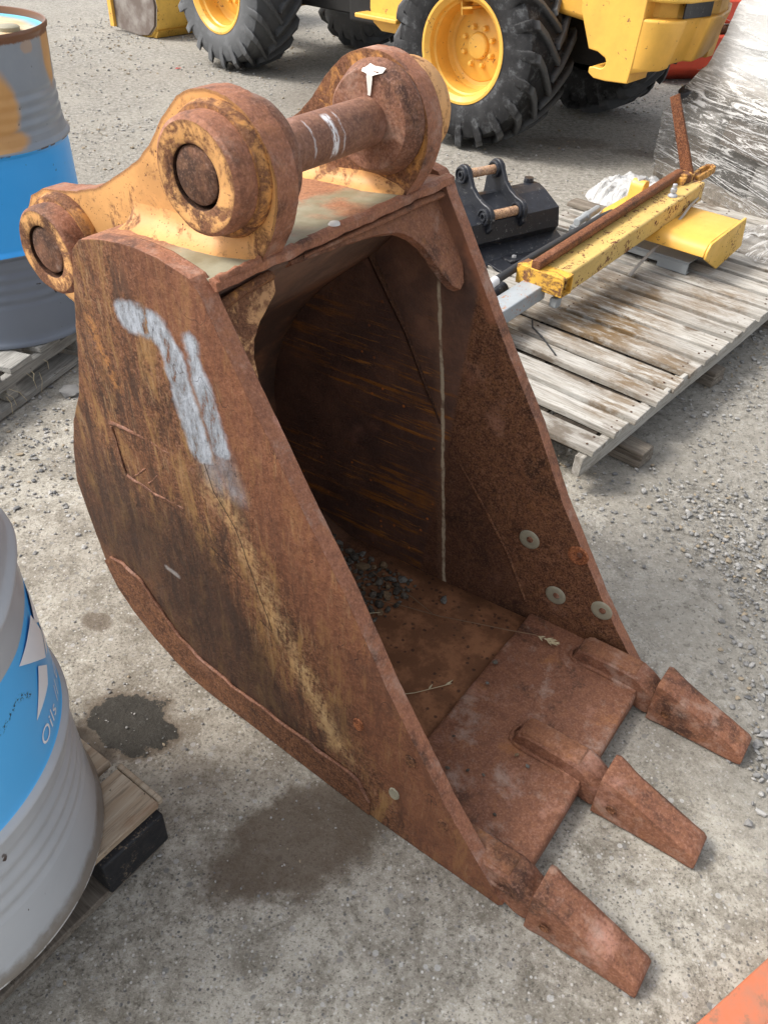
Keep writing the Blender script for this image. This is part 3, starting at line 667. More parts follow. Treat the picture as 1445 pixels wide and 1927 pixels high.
# teeth and adapters
def tooth_and_adapter(yc, side=0):
    bm = bmesh.new()      # adapter: block on the lip, nose dropping into the tooth
    def sec(x, zt, zb, hw, ch=.006): return [(x, yc - hw, zb), (x, yc - hw, zt - ch), (x, yc - hw + ch, zt), (x, yc + hw - ch, zt), (x, yc + hw, zt - ch), (x, yc + hw, zb)]
    loft(bm, [sec(-.326, .050, .040, .026, .003), sec(-.318, .078, .040, .0265), sec(-.30, .087, .03, .027), sec(-.235, .090, .02, .0275), sec(-.180, .090, .012, .029), sec(-.158, .083, .006, .0315, .012), sec(-.140, .073, .004, .0305, .014), sec(-.122, .064, .008, .026, .012), sec(-.100, .058, .012, .022, .010), sec(-.04, .042, .014, .018, .006)])
    grid_cut(bm, 0, .02, -.31, -.06); wobble(bm, .001, 40)
    ad = fromb('tooth_adapter', bm, [M_TOOTH], BR, smooth=38)
    bm = bmesh.new()      # raised cast pad on the adapter
    loft(bm, [[(x, yc - .0245, .082), (x, yc - .022, z), (x, yc + .022, z), (x, yc + .0245, .082)] for x, z in ((-.312, .084), (-.300, .0905), (-.186, .0935), (-.181, .088))])
    cp = fromb('cast_pad', bm, [M_YPAD], ad, bevel=.002)
    # weld fillet round the adapter foot
    bm = bmesh.new(); loop = [(-.17, yc - .029), (-.31, yc - .029), (-.330, yc - .020), (-.335, yc), (-.330, yc + .020), (-.31, yc + .029), (-.17, yc + .029)]
    P = []
    for (a, c), (d, e) in zip(loop, loop[1:]):
        for k in range(5): P.append((a + (d - a) * k / 5, c + (e - c) * k / 5, .046 + (a + .3) * .03))
    tube(bm, P, .006, 6); wobble(bm, .002, 60); fromb('weld_bead', bm, [M_LIP], ad, smooth=60)
    bm = bmesh.new()      # tooth: hollow socket end, wedge to a blunt tip
    def ts(x, zt, hwt, hwb, zb=.0, ch=.006):
        return [(x, yc - hwb, zb + .002), (x, yc - hwb, zb + .012), (x, yc - hwt - .002, zt - ch), (x, yc - hwt + ch, zt), (x, yc + hwt - ch, zt), (x, yc + hwt + .002, zt - ch), (x, yc + hwb, zb + .012), (x, yc + hwb, zb + .002)]
    secs = [ts(-.133, .108, .034, .040), ts(-.124, .110, .034, .0405), ts(-.10, .101, .031, .038), ts(-.06, .085, .0295, .0365), ts(-.02, .070, .029, .0355), ts(.03, .051, .029, .0345), ts(.064, .038, .029, .034), ts(.072, .029, .0285, .033, .002, .006)]
    rr = [[bm.verts.new(p) for p in s] for s in secs]; n = 8
    for a, c in zip(rr, rr[1:]):
        for k in range(n): bm.faces.new((a[k], a[(k + 1) % n], c[(k + 1) % n], c[k]))
    bm.faces.new(rr[-1])
    inn = [[bm.verts.new((x, yc + (p[1] - yc) * k_, .008 + (p[2]) * h_)) for p in secs[0]] for x, k_, h_ in ((-.133, .84, .88), (-.10, .6, .55))]
    for k in range(n): bm.faces.new((rr[0][k], inn[0][k], inn[0][(k + 1) % n], rr[0][(k + 1) % n])); bm.faces.new((inn[0][k], inn[1][k], inn[1][(k + 1) % n], inn[0][(k + 1) % n]))
    bm.faces.new(inn[1])
    grid_cut(bm, 0, .016, -.12, .06); wobble(bm, .0022, 24, yc * 5)
    to = fromb('bucket_tooth', bm, [M_TOOTH], BR, smooth=32)
    bm = bmesh.new(); lathe(bm, [(0, -.003), (.006, -.003), (.0075, -.001), (.0085, .0012), (.0105, .0)], 20, Matrix.Translation((-.098, yc - .0425, .042)) @ Matrix.Rotation(R(90), 4, 'X') @ Matrix.Diagonal((1, 1, 1, 1)))
    fromb('locking_pin', bm, [M_RUST], to, smooth=50)
M_YPAD = mat_rust('cast_pad_rust', tint=(1.5, 1.55, 1.65), orange=.6, dusty=.3, k=.3, sp=.4)
for yc in (.716, .991, 1.268): tooth_and_adapter(yc)

# stones and straw lying in the bucket: things of their own
BRM = frame((0, 0, 0), R(55.329 - 90))
LONE = ['largest loose dark stone just in front of the stone heap', 'brownish stone against the far side plate, beside the bucket floor', 'dark stone at the near end of the heap in the bucket', 'pale grey stone on the floor beside the lip plate edge',
        'round grey pebble on the lip plate near the near side plate', 'small dark pebble on the lip plate, nearer the teeth than the round one', 'tiny pebble on the lip plate just behind the near tooth', 'light stone in the crack between floor and lip plate, by the seed head', 'small stone on the floor, just left of the crack',
        'pebble on the lip plate by the near adapter', 'pebble alone on the middle of the bucket floor', 'tiny pebble on the lip plate, left of the middle adapter', 'tiny pebble on the lip plate, touching the middle adapter side']
BST = []
for nm, col in (('brown_grey_stone', (.17, .145, .115)), ('dark_brown_stone', (.10, .085, .068)), ('rusty_tan_stone', (.25, .17, .10)), ('dusty_grey_stone', (.21, .195, .17))):
    t = NT(nm); n = t.noise(2.2, 5, .7); BST.append(t.fin(t.mix(t.rng(n, .35, .7), col, tuple(x * .6 for x in col)), .9, t.bump(n, .4, .2), spec=.15))
def bucket_stones():
    rnd = random.Random(3); placed = []
    for i in range(240):
        for _ in range(30):
            u = rnd.random(); x = -.745 - .33 * rnd.random() ** .9; y = 1.10 + .14 * rnd.random() + rnd.gauss(0, .045) + .05 * (x < -.9)
            if x < -1.10: continue
            if y > 1.245: continue
            r = rnd.choice((.004, .005, .006, .007, .009, .010, .012, .015))
            if all((x - a) ** 2 + (y - b) ** 2 > (.65 * (r + c)) ** 2 for a, b, c in placed): break
        placed.append((x, y, r))
    NH = 230
    placed = placed[:230] + [(-.80, 1.19, .011), (-.665, 1.235, .013), (-.79, 1.10, .012), (-.48, .845, .010), (-.395, .83, .006), (-.36, .85, .004), (-.33, .86, .004), (-.455, 1.12, .007), (-.44, 1.06, .005), (-.27, .80, .004), (-.425, .90, .004), (-.30, .94, .004), (-.27, .93, .005)]
    meshes = []
    for k in range(12):
        bm = bmesh.new(); stone_mesh(bm, (0, 0, 0), 1.0, rnd, 0)
        me = bpy.data.meshes.new('stone'); bm.to_mesh(me); bm.free(); me.materials.append(BST[(0, 1, 3, 0, 1, 2, 0, 1, 3, 2, 0, 1)[k]]); meshes.append(me)
        md = None
    first = True
    order = sorted(range(len(placed)), key=lambda i: -placed[i][2])
    for i, idx in enumerate(order):
        x, y, r = placed[idx]
        o = bpy.data.objects.new('stone', meshes[rnd.randrange(12)]); C.objects.link(o)
        fz = .019 if x < -.47 else .05
        if x < -.98: fz += (-.98 - x) * .35
        o.location = BRM @ Vector((x, y, fz + r * .32)); o.scale = (r,) * 3
        o.rotation_euler = (rnd.uniform(-.3, .3), rnd.uniform(-.3, .3), rnd.uniform(0, 6.28))
        loose = idx >= NH
        tag(o, LONE[idx - NH] if loose else 'small grey stone in the heap at the back of the bucket floor', 'stone', 'loose stones on the bucket floor' if loose else 'stones heaped in the bucket')
bucket_stones()
t = NT('dry_straw'); M_STRAW = t.fin(t.mix(t.noise(40, 3), (.42, .33, .19), (.60, .52, .34)), .8)
t = NT('dry_dark_stem'); M_STEM = t.fin(t.mix(t.noise(40, 3), (.12, .07, .04), (.26, .16, .09)), .8)
def straw(name, pts, r, seeds, label, mat=None):
    bm = bmesh.new(); P = [BRM @ Vector(p) for p in pts]; tube(bm, P, r, 5); o = fromb(name, bm, [mat or M_STRAW], smooth=60); tag(o, label, 'grass stalk')
    if seeds:
        rnd = random.Random(len(pts) * 7 + seeds); bm = bmesh.new()
        for k in range(seeds):
            a = P[-1].lerp(P[-2], rnd.random() * .9); d = (P[-1] - P[-2]).normalized(); d = (Matrix.Rotation(rnd.uniform(-.8, .8), 3, 'Z') @ d)
            e = a + d * rnd.uniform(.012, .02) + Vector((0, 0, rnd.uniform(0, .006)))
            tube(bm, [a, a.lerp(e, .4), e], .001, 5, radii=[.0005, .0022, .0003])
        fromb('seed_head', bm, [M_STRAW], o, smooth=60)
straw('grass_stalk', [(-.82, 1.12, .03), (-.73, 1.155, .026), (-.64, 1.178, .03), (-.55, 1.21, .036), (-.48, 1.22, .054), (-.42, 1.245, .056), (-.375, 1.248, .056)], .0012, 16, 'long dry grass stalk with a seed head, lying over the edge of the lip plate', M_STEM)
straw('grass_stalk', [(-.86, 1.20, .03), (-.80, 1.19, .03), (-.73, 1.19, .03), (-.66, 1.175, .03)], .0012, 0, 'thin dark stem crossing the long grass stalk on the bucket floor', M_STEM)
straw('grass_stalk', [(-.62, .90, .022), (-.56, .96, .024), (-.51, 1.03, .024)], .0008, 3, 'short pale straw standing alone in the middle of the bucket floor')
straw('grass_stalk', [(-.56, .83, .022), (-.51, .82, .024), (-.47, .80, .044), (-.455, .76, .05)], .0009, 5, 'curved pale straw against the lip plate beside the near side plate')
straw('grass_stalk', [(-.85, 1.02, .03), (-.80, 1.06, .03), (-.76, 1.10, .03)], .0009, 0, 'short straw among the stones at the back of the bucket')

# ---------------------------------------------------------------- drums
def drum_mat(which):
    t = NT('drum_paint_' + which); X, Y, Z = t.sep()
    n = t.noise(6, 6, .6); n2 = t.noise(45, 7, .75)
    ang = t.math('ARCTAN2', Y, X)
    if which == 'rusty_blue':
        grey = t.mix(t.rng(n, .35, .7), (.215, .245, .285), (.26, .29, .32)); dkg = t.mix(n, (.125, .145, .18), (.155, .175, .21)); blue = t.mix(n, (.035, .33, .78), (.05, .38, .84))
        c = t.mix(t.rng(Z, .300, .302), dkg, t.mix(t.rng(Z, .588, .590), blue, grey))
        o = None
        wz = t.math('ADD', Z, t.math('MULTIPLY', t.math('SUBTRACT', t.noise(9, 4), .5), .05)); wa = t.math('ADD', ang, t.math('MULTIPLY', t.math('SUBTRACT', t.noise(7, 3), .5), .15))
        for a, z, ra, rz, s in ((-.78, .71, .23, .095, .95), (-.85, .62, .36, .035, .9), (.12, .82, .17, .10, .9), (-.3, .845, .1, .02, .4)):
            d = t.vm('LENGTH', t.mp((1 / ra, 1 / rz, 1), v=comb(t, t.math('SUBTRACT', wa, a), t.math('SUBTRACT', wz, z))), out=1)
            k = t.rng(d, .7, 1.12, s, 0); o = k if o is None else t.math('MAXIMUM', o, k)
        o = t.math('MULTIPLY', o, t.rng(Z, .593, .597))
        c = t.mix(o, c, t.mix(t.noise(11, 5), (.42, .19, .05), (.62, .36, .13)))
        k = t.math('MULTIPLY', t.rng(t.noise(32, 4, .6), .69, .71), t.rng(Z, .84, .3, .5, 1)); c = t.mix(k, c, (.03, .02, .015))
        c = t.mix(t.math('MULTIPLY', t.rng(t.math('ABSOLUTE', t.math('SUBTRACT', Z, .5875)), .004, .001), t.rng(t.noise(25, 4), .45, .55)), c, (.07, .04, .03))
        c = t.mix(t.rng(t.math('ADD', Z, t.math('MULTIPLY', n2, .02)), .868, .874), c, (.16, .07, .035))
        rg = t.mix(o, t.rng(n, .3, .7, .30, .42), (.7, .7, .7))
    else:
        grey = t.mix(t.rng(n, .3, .7), (.39, .415, .44), (.45, .475, .50)); blue = t.mix(n, (.085, .42, .84), (.10, .47, .90))
        c = t.mix(t.math('MULTIPLY', t.rng(Z, .312, .3125), t.rng(Z, .5165, .516)), grey, blue)
        k = t.math('MULTIPLY', t.rng(t.noise(26, 3, .6, v=t.mp((1, 1, .6))), .70, .715), t.rng(Z, .32, .24)); c = t.mix(k, c, (.05, .025, .02))
        dirt = t.math('ADD', Z, t.math('MULTIPLY', t.math('SUBTRACT', t.noise(8, 6, .7), .5), .09)); c = t.mix(t.rng(dirt, .045, .012, 0, .85), c, (.16, .13, .095))
        c = t.mix(t.math('MULTIPLY', t.rng(Z, .009, .006), t.rng(t.noise(14, 5, .7), .48, .54)), c, (.55, .55, .54))
        # dark scuff across the blue band
        sc = t.seg(t.math('MULTIPLY', ang, .2865), Z, (-.062, .452), (-.018, .462), .003, .003, .01, 60); sc = t.math('MAXIMUM', sc, t.seg(t.math('MULTIPLY', ang, .2865), Z, (-.018, .462), (.006, .438), .004, .004, .01, 60))
        c = t.mix(t.math('MULTIPLY', sc, t.rng(t.noise(260, 2), .5, .56)), c, (.01, .012, .02))
        rg = t.rng(n, .3, .7, .27, .38)
    return t.fin(c, rg, t.bump(t.noise(3.5, 3), .10, .01, .0))
def comb(t, x, y, z=0.0):
    n = t.n.new('ShaderNodeCombineXYZ'); t.val(n.inputs[0], x); t.val(n.inputs[1], y); t.val(n.inputs[2], z); return n.outputs[0]
def drum_profile():
    P = [(.2865, .0), (.2925, .002), (.2935, .010), (.2895, .0165), (.2865, .021), (.2860, .04)]
    z = .045
    def ripple(z0, z1, k):
        for i in range(k * 6 + 1):
            u = i / (k * 6); P.append((.2862 - .0036 * (1 - math.cos(u * k * 2 * math.pi)) / 2, z0 + (z1 - z0) * u))
    ripple(.130, .265, 4)
    def hoop(z):
        for i in range(13):
            u = -1 + 2 * i / 12; P.append((.2862 + .0100 * (math.cos(u * math.pi) + 1) / 2, z + u * .017))
    hoop(.300); P.append((.2862, .33)); P.append((.2862, .55)); hoop(.590); ripple(.622, .745, 4)
    P += [(.2862, .78), (.2862, .862), (.2868, .868), (.2915, .874), (.2925, .881), (.289, .887), (.2845, .886), (.2835, .880), (.2832, .866)]
    return P
def make_drum(which, loc, label, rz=0.0):
    o = root('oil_drum', loc, rz, label, 'drum')
    bm = bmesh.new(); lathe(bm, drum_profile(), 160)
    for v in bm.verts:
        nv = mnoise.noise(Vector((v.co.x * 6, v.co.y * 6, v.co.z * 5 + loc[0]))); k_ = 1 - .007 * max(0, nv - .15) * (0 if v.co.z < .03 or v.co.z > .85 else 1) / .2; v.co.x *= k_; v.co.y *= k_
    fromb('drum_body', bm, [drum_mat(which)], o, smooth=50)
    bm = bmesh.new(); lathe(bm, [(.2832, .867), (.277, .864), (.268, .8655), (.10, .8665), (0, .867)], 96)
    t = NT('drum_lid_' + which); d = t.vm('LENGTH', t.mp((1, 1, 0)), out=1); n = t.noise(7, 6, .65)
    c = t.mix(t.rng(t.math('ADD', d, t.math('MULTIPLY', n, .05)), .25, .30), t.mix(t.rng(n, .4, .65), (.52, .44, .30), (.50, .30, .11)), (.14, .42, .55))
    c = t.mix(t.rng(t.noise(15, 7, .7), .58, .66, 0, .8), c, (.45, .21, .07))
    m = t.fin(c, .6, t.bump(n, .15, .004)); fromb('drum_lid', bm, [m], o, smooth=50)
    bm = bmesh.new(); lathe(bm, [(.030, .866), (.031, .876), (.026, .880), (.0, .880)], 24, Matrix.Translation((.19, .02, 0))); fromb('bung', bm, [M_BOLT], o, smooth=40)
    return o
d1 = make_drum('rusty_blue', (-1.323, 2.617, .131), 'grey and blue oil drum with orange rust patches, standing behind the hanger ears')
bm = bmesh.new(); rnd = random.Random(4)
pts = rough_outline([(.0, .0), (.03, -.012), (.06, -.004), (.085, .004), (.07, .018), (.035, .014), (.01, .016)], .005, .003, 2); prism(bm, pts, .868, .874, axis='z', M=Matrix.Translation((.115, -.16, 0)))
wobble(bm, .002, 50); fromb('rust_flake', bm, [M_RUST], d1)
d2 = make_drum('light_grey', (-.748, .652, .131), 'light grey oil drum with a sky blue band and white lettering, lower left')
t = NT('white_decal_print'); M_DECAL = t.fin((.80, .84, .88), .3)
def decal_poly(name, pts, parent, subdiv=10):
    """pts in (degrees, z) on the drum body"""
    bm = bmesh.new(); bm.faces.new([bm.verts.new((R(a) * .2865, b, 0)) for a, b in pts])
    grid_cut(bm, 0, .006, -.16, .3)
    for v in bm.verts:
        a = v.co.x / .2865; r = .2872; v.co = Vector((r * math.cos(a), r * math.sin(a), v.co.y))
    fromb(name, bm, [M_DECAL], parent, smooth=60)
decal_poly('emblem_panel', [(19.9, .477), (27, .444), (34, .452), (35, .50), (26, .508)], d2)
decal_poly('emblem_panel', [(12.0, .502), (18.5, .502), (25.2, .434), (18.3, .414), (1.3, .497)], d2)
decal_poly('emblem_panel', [(26.4, .432), (33, .44), (34, .395), (20.5, .405)], d2)
decal_poly('emblem_panel', [(10.4, .442), (16.9, .406), (12.2, .391), (-.3, .391)], d2)
def decal_text(txt, ang0, z0, size, parent):
    cu = bpy.data.curves.new('lettering', 'FONT'); cu.body = txt; cu.size = size; cu.space_character = 1.08
    tmp = bpy.data.objects.new('tmp', cu); C.objects.link(tmp); dg = bpy.context.evaluated_depsgraph_get(); dg.update()
    me = bpy.data.meshes.new_from_object(tmp.evaluated_get(dg)); bpy.data.objects.remove(tmp)
    bm = bmesh.new(); bm.from_mesh(me); grid_cut(bm, 0, .006, 0.002, .4)
    for v in bm.verts:
        a = R(ang0) + v.co.x / .2865; r = .2873; v.co = Vector((r * math.cos(a), r * math.sin(a), z0 + v.co.y))
    fromb('lettering', bm, [M_DECAL], parent)
decal_text('Oils // Greases', -1.6, .336, .038, d2)

# ---------------------------------------------------------------- timber helpers
def wood_mat(name, a, b, stain=(.07, .05, .035), st=.5, pale=0.0, axis=0, blobs=()):
    t = NT(name); oi = t.n.new('ShaderNodeObjectInfo'); off = t.vm('MULTIPLY', comb(t, oi.outputs['Random'], oi.outputs['Random'], oi.outputs['Random']), (13., 7., 5.))
    v = t.vm('ADD', t.co, off); sc = [26, 26, 26]; sc[axis] = 1.6
    g = t.noise(1.6, 8, .7, v=t.mp(tuple(sc), v=v), dist=.6); g2 = t.noise(7, 6, .7, v=t.mp(tuple(sc), v=v))
    c = t.mix(t.rng(g, .35, .68), a, b); c = t.mix(t.rng(g2, .52, .38, 0, .55), c, tuple(x * .45 for x in a))
    sc2 = [6, 6, 6]; sc2[axis] = 2.6
    s = t.noise(1.4, 6, .65, v=t.mp(tuple(sc2), v=v)); c = t.mix(t.rng(s, .53, .64, 0, st), c, stain)
    if pale: c = t.mix(t.rng(s, .45, .33, 0, pale), c, (.62, .61, .58))
    k = t.rng(t.noise(60, 4, .7, v=v), .66, .70); c = t.mix(k, c, (.05, .04, .03))
    c = t.mix(t.math('MULTIPLY', oi.outputs['Random'], .38 if pale else .15), c, tuple(x * .62 for x in a))
    for (bx, by, rx, ry, bs) in blobs:
        w_ = t.vm('MULTIPLY', t.vm('SUBTRACT', t.noise(7, 7, .75, color=True), (.5, .5, .5)), (.35, .35, 0))
        q = t.mp((1 / rx, 1 / ry, 0), v=t.vm('SUBTRACT', t.vm('ADD', t.co, w_), (bx, by, 0))); d = t.vm('LENGTH', q, out=1)
        c = t.mix(t.math('MULTIPLY', t.rng(d, .3, 1.25, bs, 0), t.rng(t.noise(24, 7, .75, v=t.mp((2, .5, 1))), .36, .58)), c, (.15, .095, .045))
    return t.fin(c, .86, t.bump(t.math('ADD', g, t.math('MULTIPLY', g2, .6)), .6, .004), spec=.2)
W_PALE = wood_mat('weathered_white_timber', (.31, .285, .245), (.52, .50, .46), (.10, .07, .045), .9, .5, axis=1, blobs=((2.55, 1.15, .30, .26, 1.0), (2.32, .86, .22, .13, .9), (2.05, .84, .12, .10, .8), (3.0, .92, .2, .12, .7), (2.30, 1.42, .2, .2, .6), (2.85, 1.25, .2, .3, .6)))
W_PALE_X = wood_mat('weathered_white_timber_long', (.37, .345, .30), (.55, .53, .49), (.10, .07, .045), .6, .4, axis=0)
W_OLD = wood_mat('old_grey_brown_timber', (.15, .125, .10), (.27, .235, .19), (.05, .04, .03), .5, axis=1)
W_UNDER = wood_mat('gap_shade_under_timber', (.030, .024, .018), (.065, .052, .04), (.015, .011, .008), .6, axis=0)  # near-black tone puts the shade between the slats into the timber colour
W_GREY = wood_mat('grey_timber', (.22, .21, .19), (.36, .35, .32), (.08, .07, .06), .4, axis=0)
W_TAN = wood_mat('tan_timber', (.34, .26, .18), (.48, .41, .32), (.22, .10, .04), .45, axis=0)
t = NT('rusty_nail'); M_NAIL = t.fin((.07, .035, .02), .8)
def plank(name, lo, hi, mat, parent, M=None, jag=.003, cuts_axis=None, seed=0):
    bm = bmesh.new(); box(bm, lo, hi); L = max(range(3), key=lambda k: hi[k] - lo[k])
    grid_cut(bm, L, (hi[L] - lo[L]) / 7, lo[L] + (hi[L] - lo[L]) / 7, hi[L] - .001)
    for v in bm.verts:
        v.co += Vector([jag * x for x in mnoise.noise_vector(v.co * 9 + Vector((seed, seed * 1.7, 0)))])
    if M is not None: bmesh.ops.transform(bm, matrix=M, verts=bm.verts[:])
    return fromb(name, bm, [mat], parent, bevel=.002, seg=1)

# big pallet on the right; local frame: x = along the pallet (away), y = -(slat direction), slats run along y
PA = R(49.93)
PM = frame((0, 0, 0), PA)
def es(e, s, z=0): return Vector((e, -s, z))      # (e, s, z) of the survey into the pallet's frame
pal = root('timber_pallet', (0, 0, 0), PA, 'long weathered white timber pallet on stacked blocks, carrying the yellow steel parts', 'pallet')
slats = [(1.800, 1.896), (1.930, 2.020), (2.040, 2.142), (2.174, 2.265), (2.287, 2.372), (2.412, 2.510), (2.535, 2.620), (2.630, 2.730), (2.754, 2.834), (2.866, 2.968), (2.984, 3.064), (3.088, 3.19), (3.21, 3.30), (3.325, 3.42), (3.445, 3.535), (3.56, 3.66), (3.68, 3.775), (3.80, 3.895), (3.92, 4.02)]
rnd = random.Random(11)
for i, (a, b) in enumerate(slats):
    j = rnd.uniform(-.008, .008); lenl = 1.86 + rnd.uniform(-.01, .01)
    plank('slat', (a + rnd.uniform(0, .006), .758 + j, .130), (b - rnd.uniform(0, .008), lenl, .150 + rnd.uniform(-.002, .003)), W_PALE, pal, jag=.0045, seed=i * 3.1)
bm = bmesh.new(); rn_ = random.Random(5)
for a, b in slats:
    for yy in (.79, 1.30, 1.82):
        for f_ in (.28, .72): lathe(bm, [(0, .0012), (.0035, .001), (.004, -.001)], 6, Matrix.Translation((a + (b - a) * f_ + rn_.uniform(-.008, .008), yy + rn_.uniform(-.008, .008), .1515)))
tag(fromb('nail_heads', bm, [M_NAIL], pal), kind='stuff')
plank('edge_board', (1.79, .775, .058), (3.75, .803, .1265), W_PALE_X, pal, jag=.004, seed=5)
for yy in (1.28, 1.80): plank('bearer', (1.80, yy, .058), (4.0, yy + .04, .1125), W_OLD, pal, jag=.004, seed=yy)
for k_ in range(6): plank('under_board', (1.82 + .003 * k_, .815 + k_ * .172, .1140), (3.98, .965 + k_ * .172, .1265), W_UNDER, pal, jag=.002, seed=k_ + 30)  # boards added under the slats so the gaps read as shaded
plank('splinter', (2.20, .762, .128), (2.42, .778, .147), W_PALE_X, pal, jag=.004, seed=2)
def block_stack(e, s, n, label):
    o = root('timber_block', PM @ es(e, s), PA + R(random.uniform(-6, 6)), label, 'timber blocks')
    for k in range(n):
        plank('block', (-.04 + .002 * k, -.055, .0135 * k - .004), (.045 - .003 * k, .10, .0135 * k + .009), W_OLD, o, jag=.003, seed=k * 2 + e)
    return o
block_stack(2.075, -.755, 4, 'splintered grey timber block under the near corner of the white pallet')
block_stack(2.70, -.80, 4, 'stack of thin brown boards under the middle of the white pallet edge')
block_stack(3.30, -.80, 4, 'farthest stack of boards under the white pallet edge, at the right border')

# ---------------------------------------------------------------- steel on the pallet
M_Y = mat_paint('yellow_machine_paint', (.70, .42, .075), .42, .3, (.30, .20, .08), .35, (.14, .05, .025), 2.0)
M_Y2 = mat_paint('old_yellow_paint', (.60, .41, .13), .5, .45, (.28, .20, .10), .62, (.14, .05, .025), 2.2)
M_YC = mat_paint('clean_yellow_paint', (.76, .42, .075), .38, .12, (.30, .20, .08), .12, (.2, .1, .05), 1.5)
M_BRR = mat_rust('brown_red_steel', tint=(1.05, .95, .9), orange=.1, k=.2, rough=.6)
M_ORR = mat_yellow_rust('orange_rust_scaled_paint', .62, (.66, .34, .08))
M_GREY = mat_paint('grey_steel_paint', (.33, .36, .38), .5, .3, (.3, .16, .07), .45, (.36, .16, .07), 3.0)
M_GALV = mat_paint('galvanised_grey', (.30, .32, .33), .5, .45, (.16, .14, .11), .1)
M_BLK = mat_paint('black_paint', (.016, .018, .024), .38, .25, (.10, .095, .09), .28, (.16, .16, .155), 5.0)
M_RUB = mat_paint('black_rubber_hose', (.03, .031, .034), .55, .3, (.10, .10, .10))
M_STEEL = mat_paint('bare_steel', (.45, .46, .47), .4, .3, (.2, .15, .1), metal=.4)
Mp = PM
def pobj(name, loc, label, cat): return root(name, Mp @ es(*loc), PA, label, cat)
# cross member with angled end plate
cm = pobj('steel_cross_member', (3.26, -1.4, .15), 'wide yellow folded steel cross member with a chamfered end plate, lying across the white pallet', 'steel member')
prof = [(-.17, .105), (-.165, .128), (-.15, .148), (-.12, .160), (.14, .172), (.155, .166), (.155, .156), (.13, .156), (-.115, .146), (-.14, .136), (-.152, .122), (-.158, .105)]
bm = bmesh.new()
def pP(lst, e0, y0, y1): prism(bm, [(a, b) for a, b in lst], y0, y1)
pP(prof, 0, -.345, .13); fromb('channel', bm, [M_YC], cm, bevel=.003)
bm = bmesh.new(); prism(bm, [(-.168, .10), (-.168, .128), (-.145, .157), (.165, .180), (.168, .17), (.205, .055), (.19, .05), (-.02, .020)], -.357, -.346); fromb('end_plate', bm, [M_Y], cm, bevel=.003)
bm = bmesh.new()
for (a, b) in ((.10, -.26), (-.08, -.22), (-.09, .07), (.09, .02)):
    lathe(bm, [(0, .0005), (.009, .001), (.012, .0005)], 16, Matrix.Translation((a, b, .158 + a * .046)))
M_HOLE = mat_paint('hole_black', (.015, .012, .01), .9, 0)
fromb('bolt_hole', bm, [M_HOLE], cm)
bm = bmesh.new(); prism(bm, rough_outline([(-.03, .10), (.045, .10), (.035, .245), (.03, .262), (.0, .268), (-.015, .255), (-.02, .24)], .05, 0), .025, .085); fromb('lug', bm, [M_YC], cm, bevel=.003)
bm = bmesh.new(); lathe(bm, [(0, .012), (.016, .012), (.018, 0)], 6, Matrix.Translation((.01, .055, .262))); fromb('bolt', bm, [M_STEEL], cm)
# grey bracket under it
gb = pobj('steel_bracket', (3.26, -1.25, .15), 'flat grey steel bracket with feet, between the white pallet and the yellow cross member', 'bracket')
bm = bmesh.new(); box(bm, (-.12, -.13, .045), (.14, .42, .052)); box(bm, (-.12, -.13, .02), (-.112, .42, .0445)); fromb('top_sheet', bm, [M_GALV], gb, bevel=.002)
for y0, y1 in ((-.13, .0), (.33, .42)):
    bm = bmesh.new(); box(bm, (-.122, y0, .0015), (-.113, y1, .043)); box(bm, (-.113, y0, .0015), (-.085, y1, .008)); fromb('foot', bm, [M_GALV], gb, bevel=.002)
bm = bmesh.new(); box(bm, (.05, -.1, .0515 - .05), (.13, .38, .0445)); fromb('bearer', bm, [M_GALV], gb, bevel=.002)
# the long yellow beam, tilted: left end low
def along(e0, z0, e1, z1): return Matrix.Translation((e0, 0, z0)) @ Matrix.Rotation(-math.atan2(z1 - z0, e1 - e0), 4, 'Y'), math.hypot(e1 - e0, z1 - z0)
bmr = pobj('steel_beam', (0, 0, 0), 'long chipped yellow box beam with a hollow cross tube at its low end, lying on the pallet load', 'steel beam')
MM, L = along(2.43, .247, 3.47, .331)
bm = bmesh.new(); box(bm, (0, 1.262, 0), (L, 1.372, .078), MM); grid_cut(bm, 0, .1, 2.4, 3.45); fromb('box_section', bm, [M_Y2], bmr, bevel=.006)
bm = bmesh.new()     # hollow cross tube
def hollow(bm, e0, e1, z0, z1, y0, y1, th):
    for a, b, c, d in ((e0, e1, z1 - th, z1), (e0, e1, z0, z0 + th), (e0, e0 + th, z0 + th, z1 - th), (e1 - th, e1, z0 + th, z1 - th)): box(bm, (a, y0, c), (b, y1, d))
hollow(bm, 2.372, 2.437, .262, .330, 1.245, 1.435, .007); fromb('cross_tube', bm, [M_ORR2 if False else mat_yellow_rust('chipped_yellow_tube', .5, (.72, .40, .06))], bmr, bevel=.0015)
bm = bmesh.new(); M2, L2 = along(1.96, .196, 2.405, .225); box(bm, (0, 1.325, 0), (L2, 1.405, .055), M2); fromb('grey_arm', bm, [M_GREY], bmr, bevel=.004)
bm = bmesh.new(); box(bm, (2.395, 1.270, .206), (2.43, 1.30, .24)); fromb('lug', bm, [M_GALV], bmr, bevel=.004)
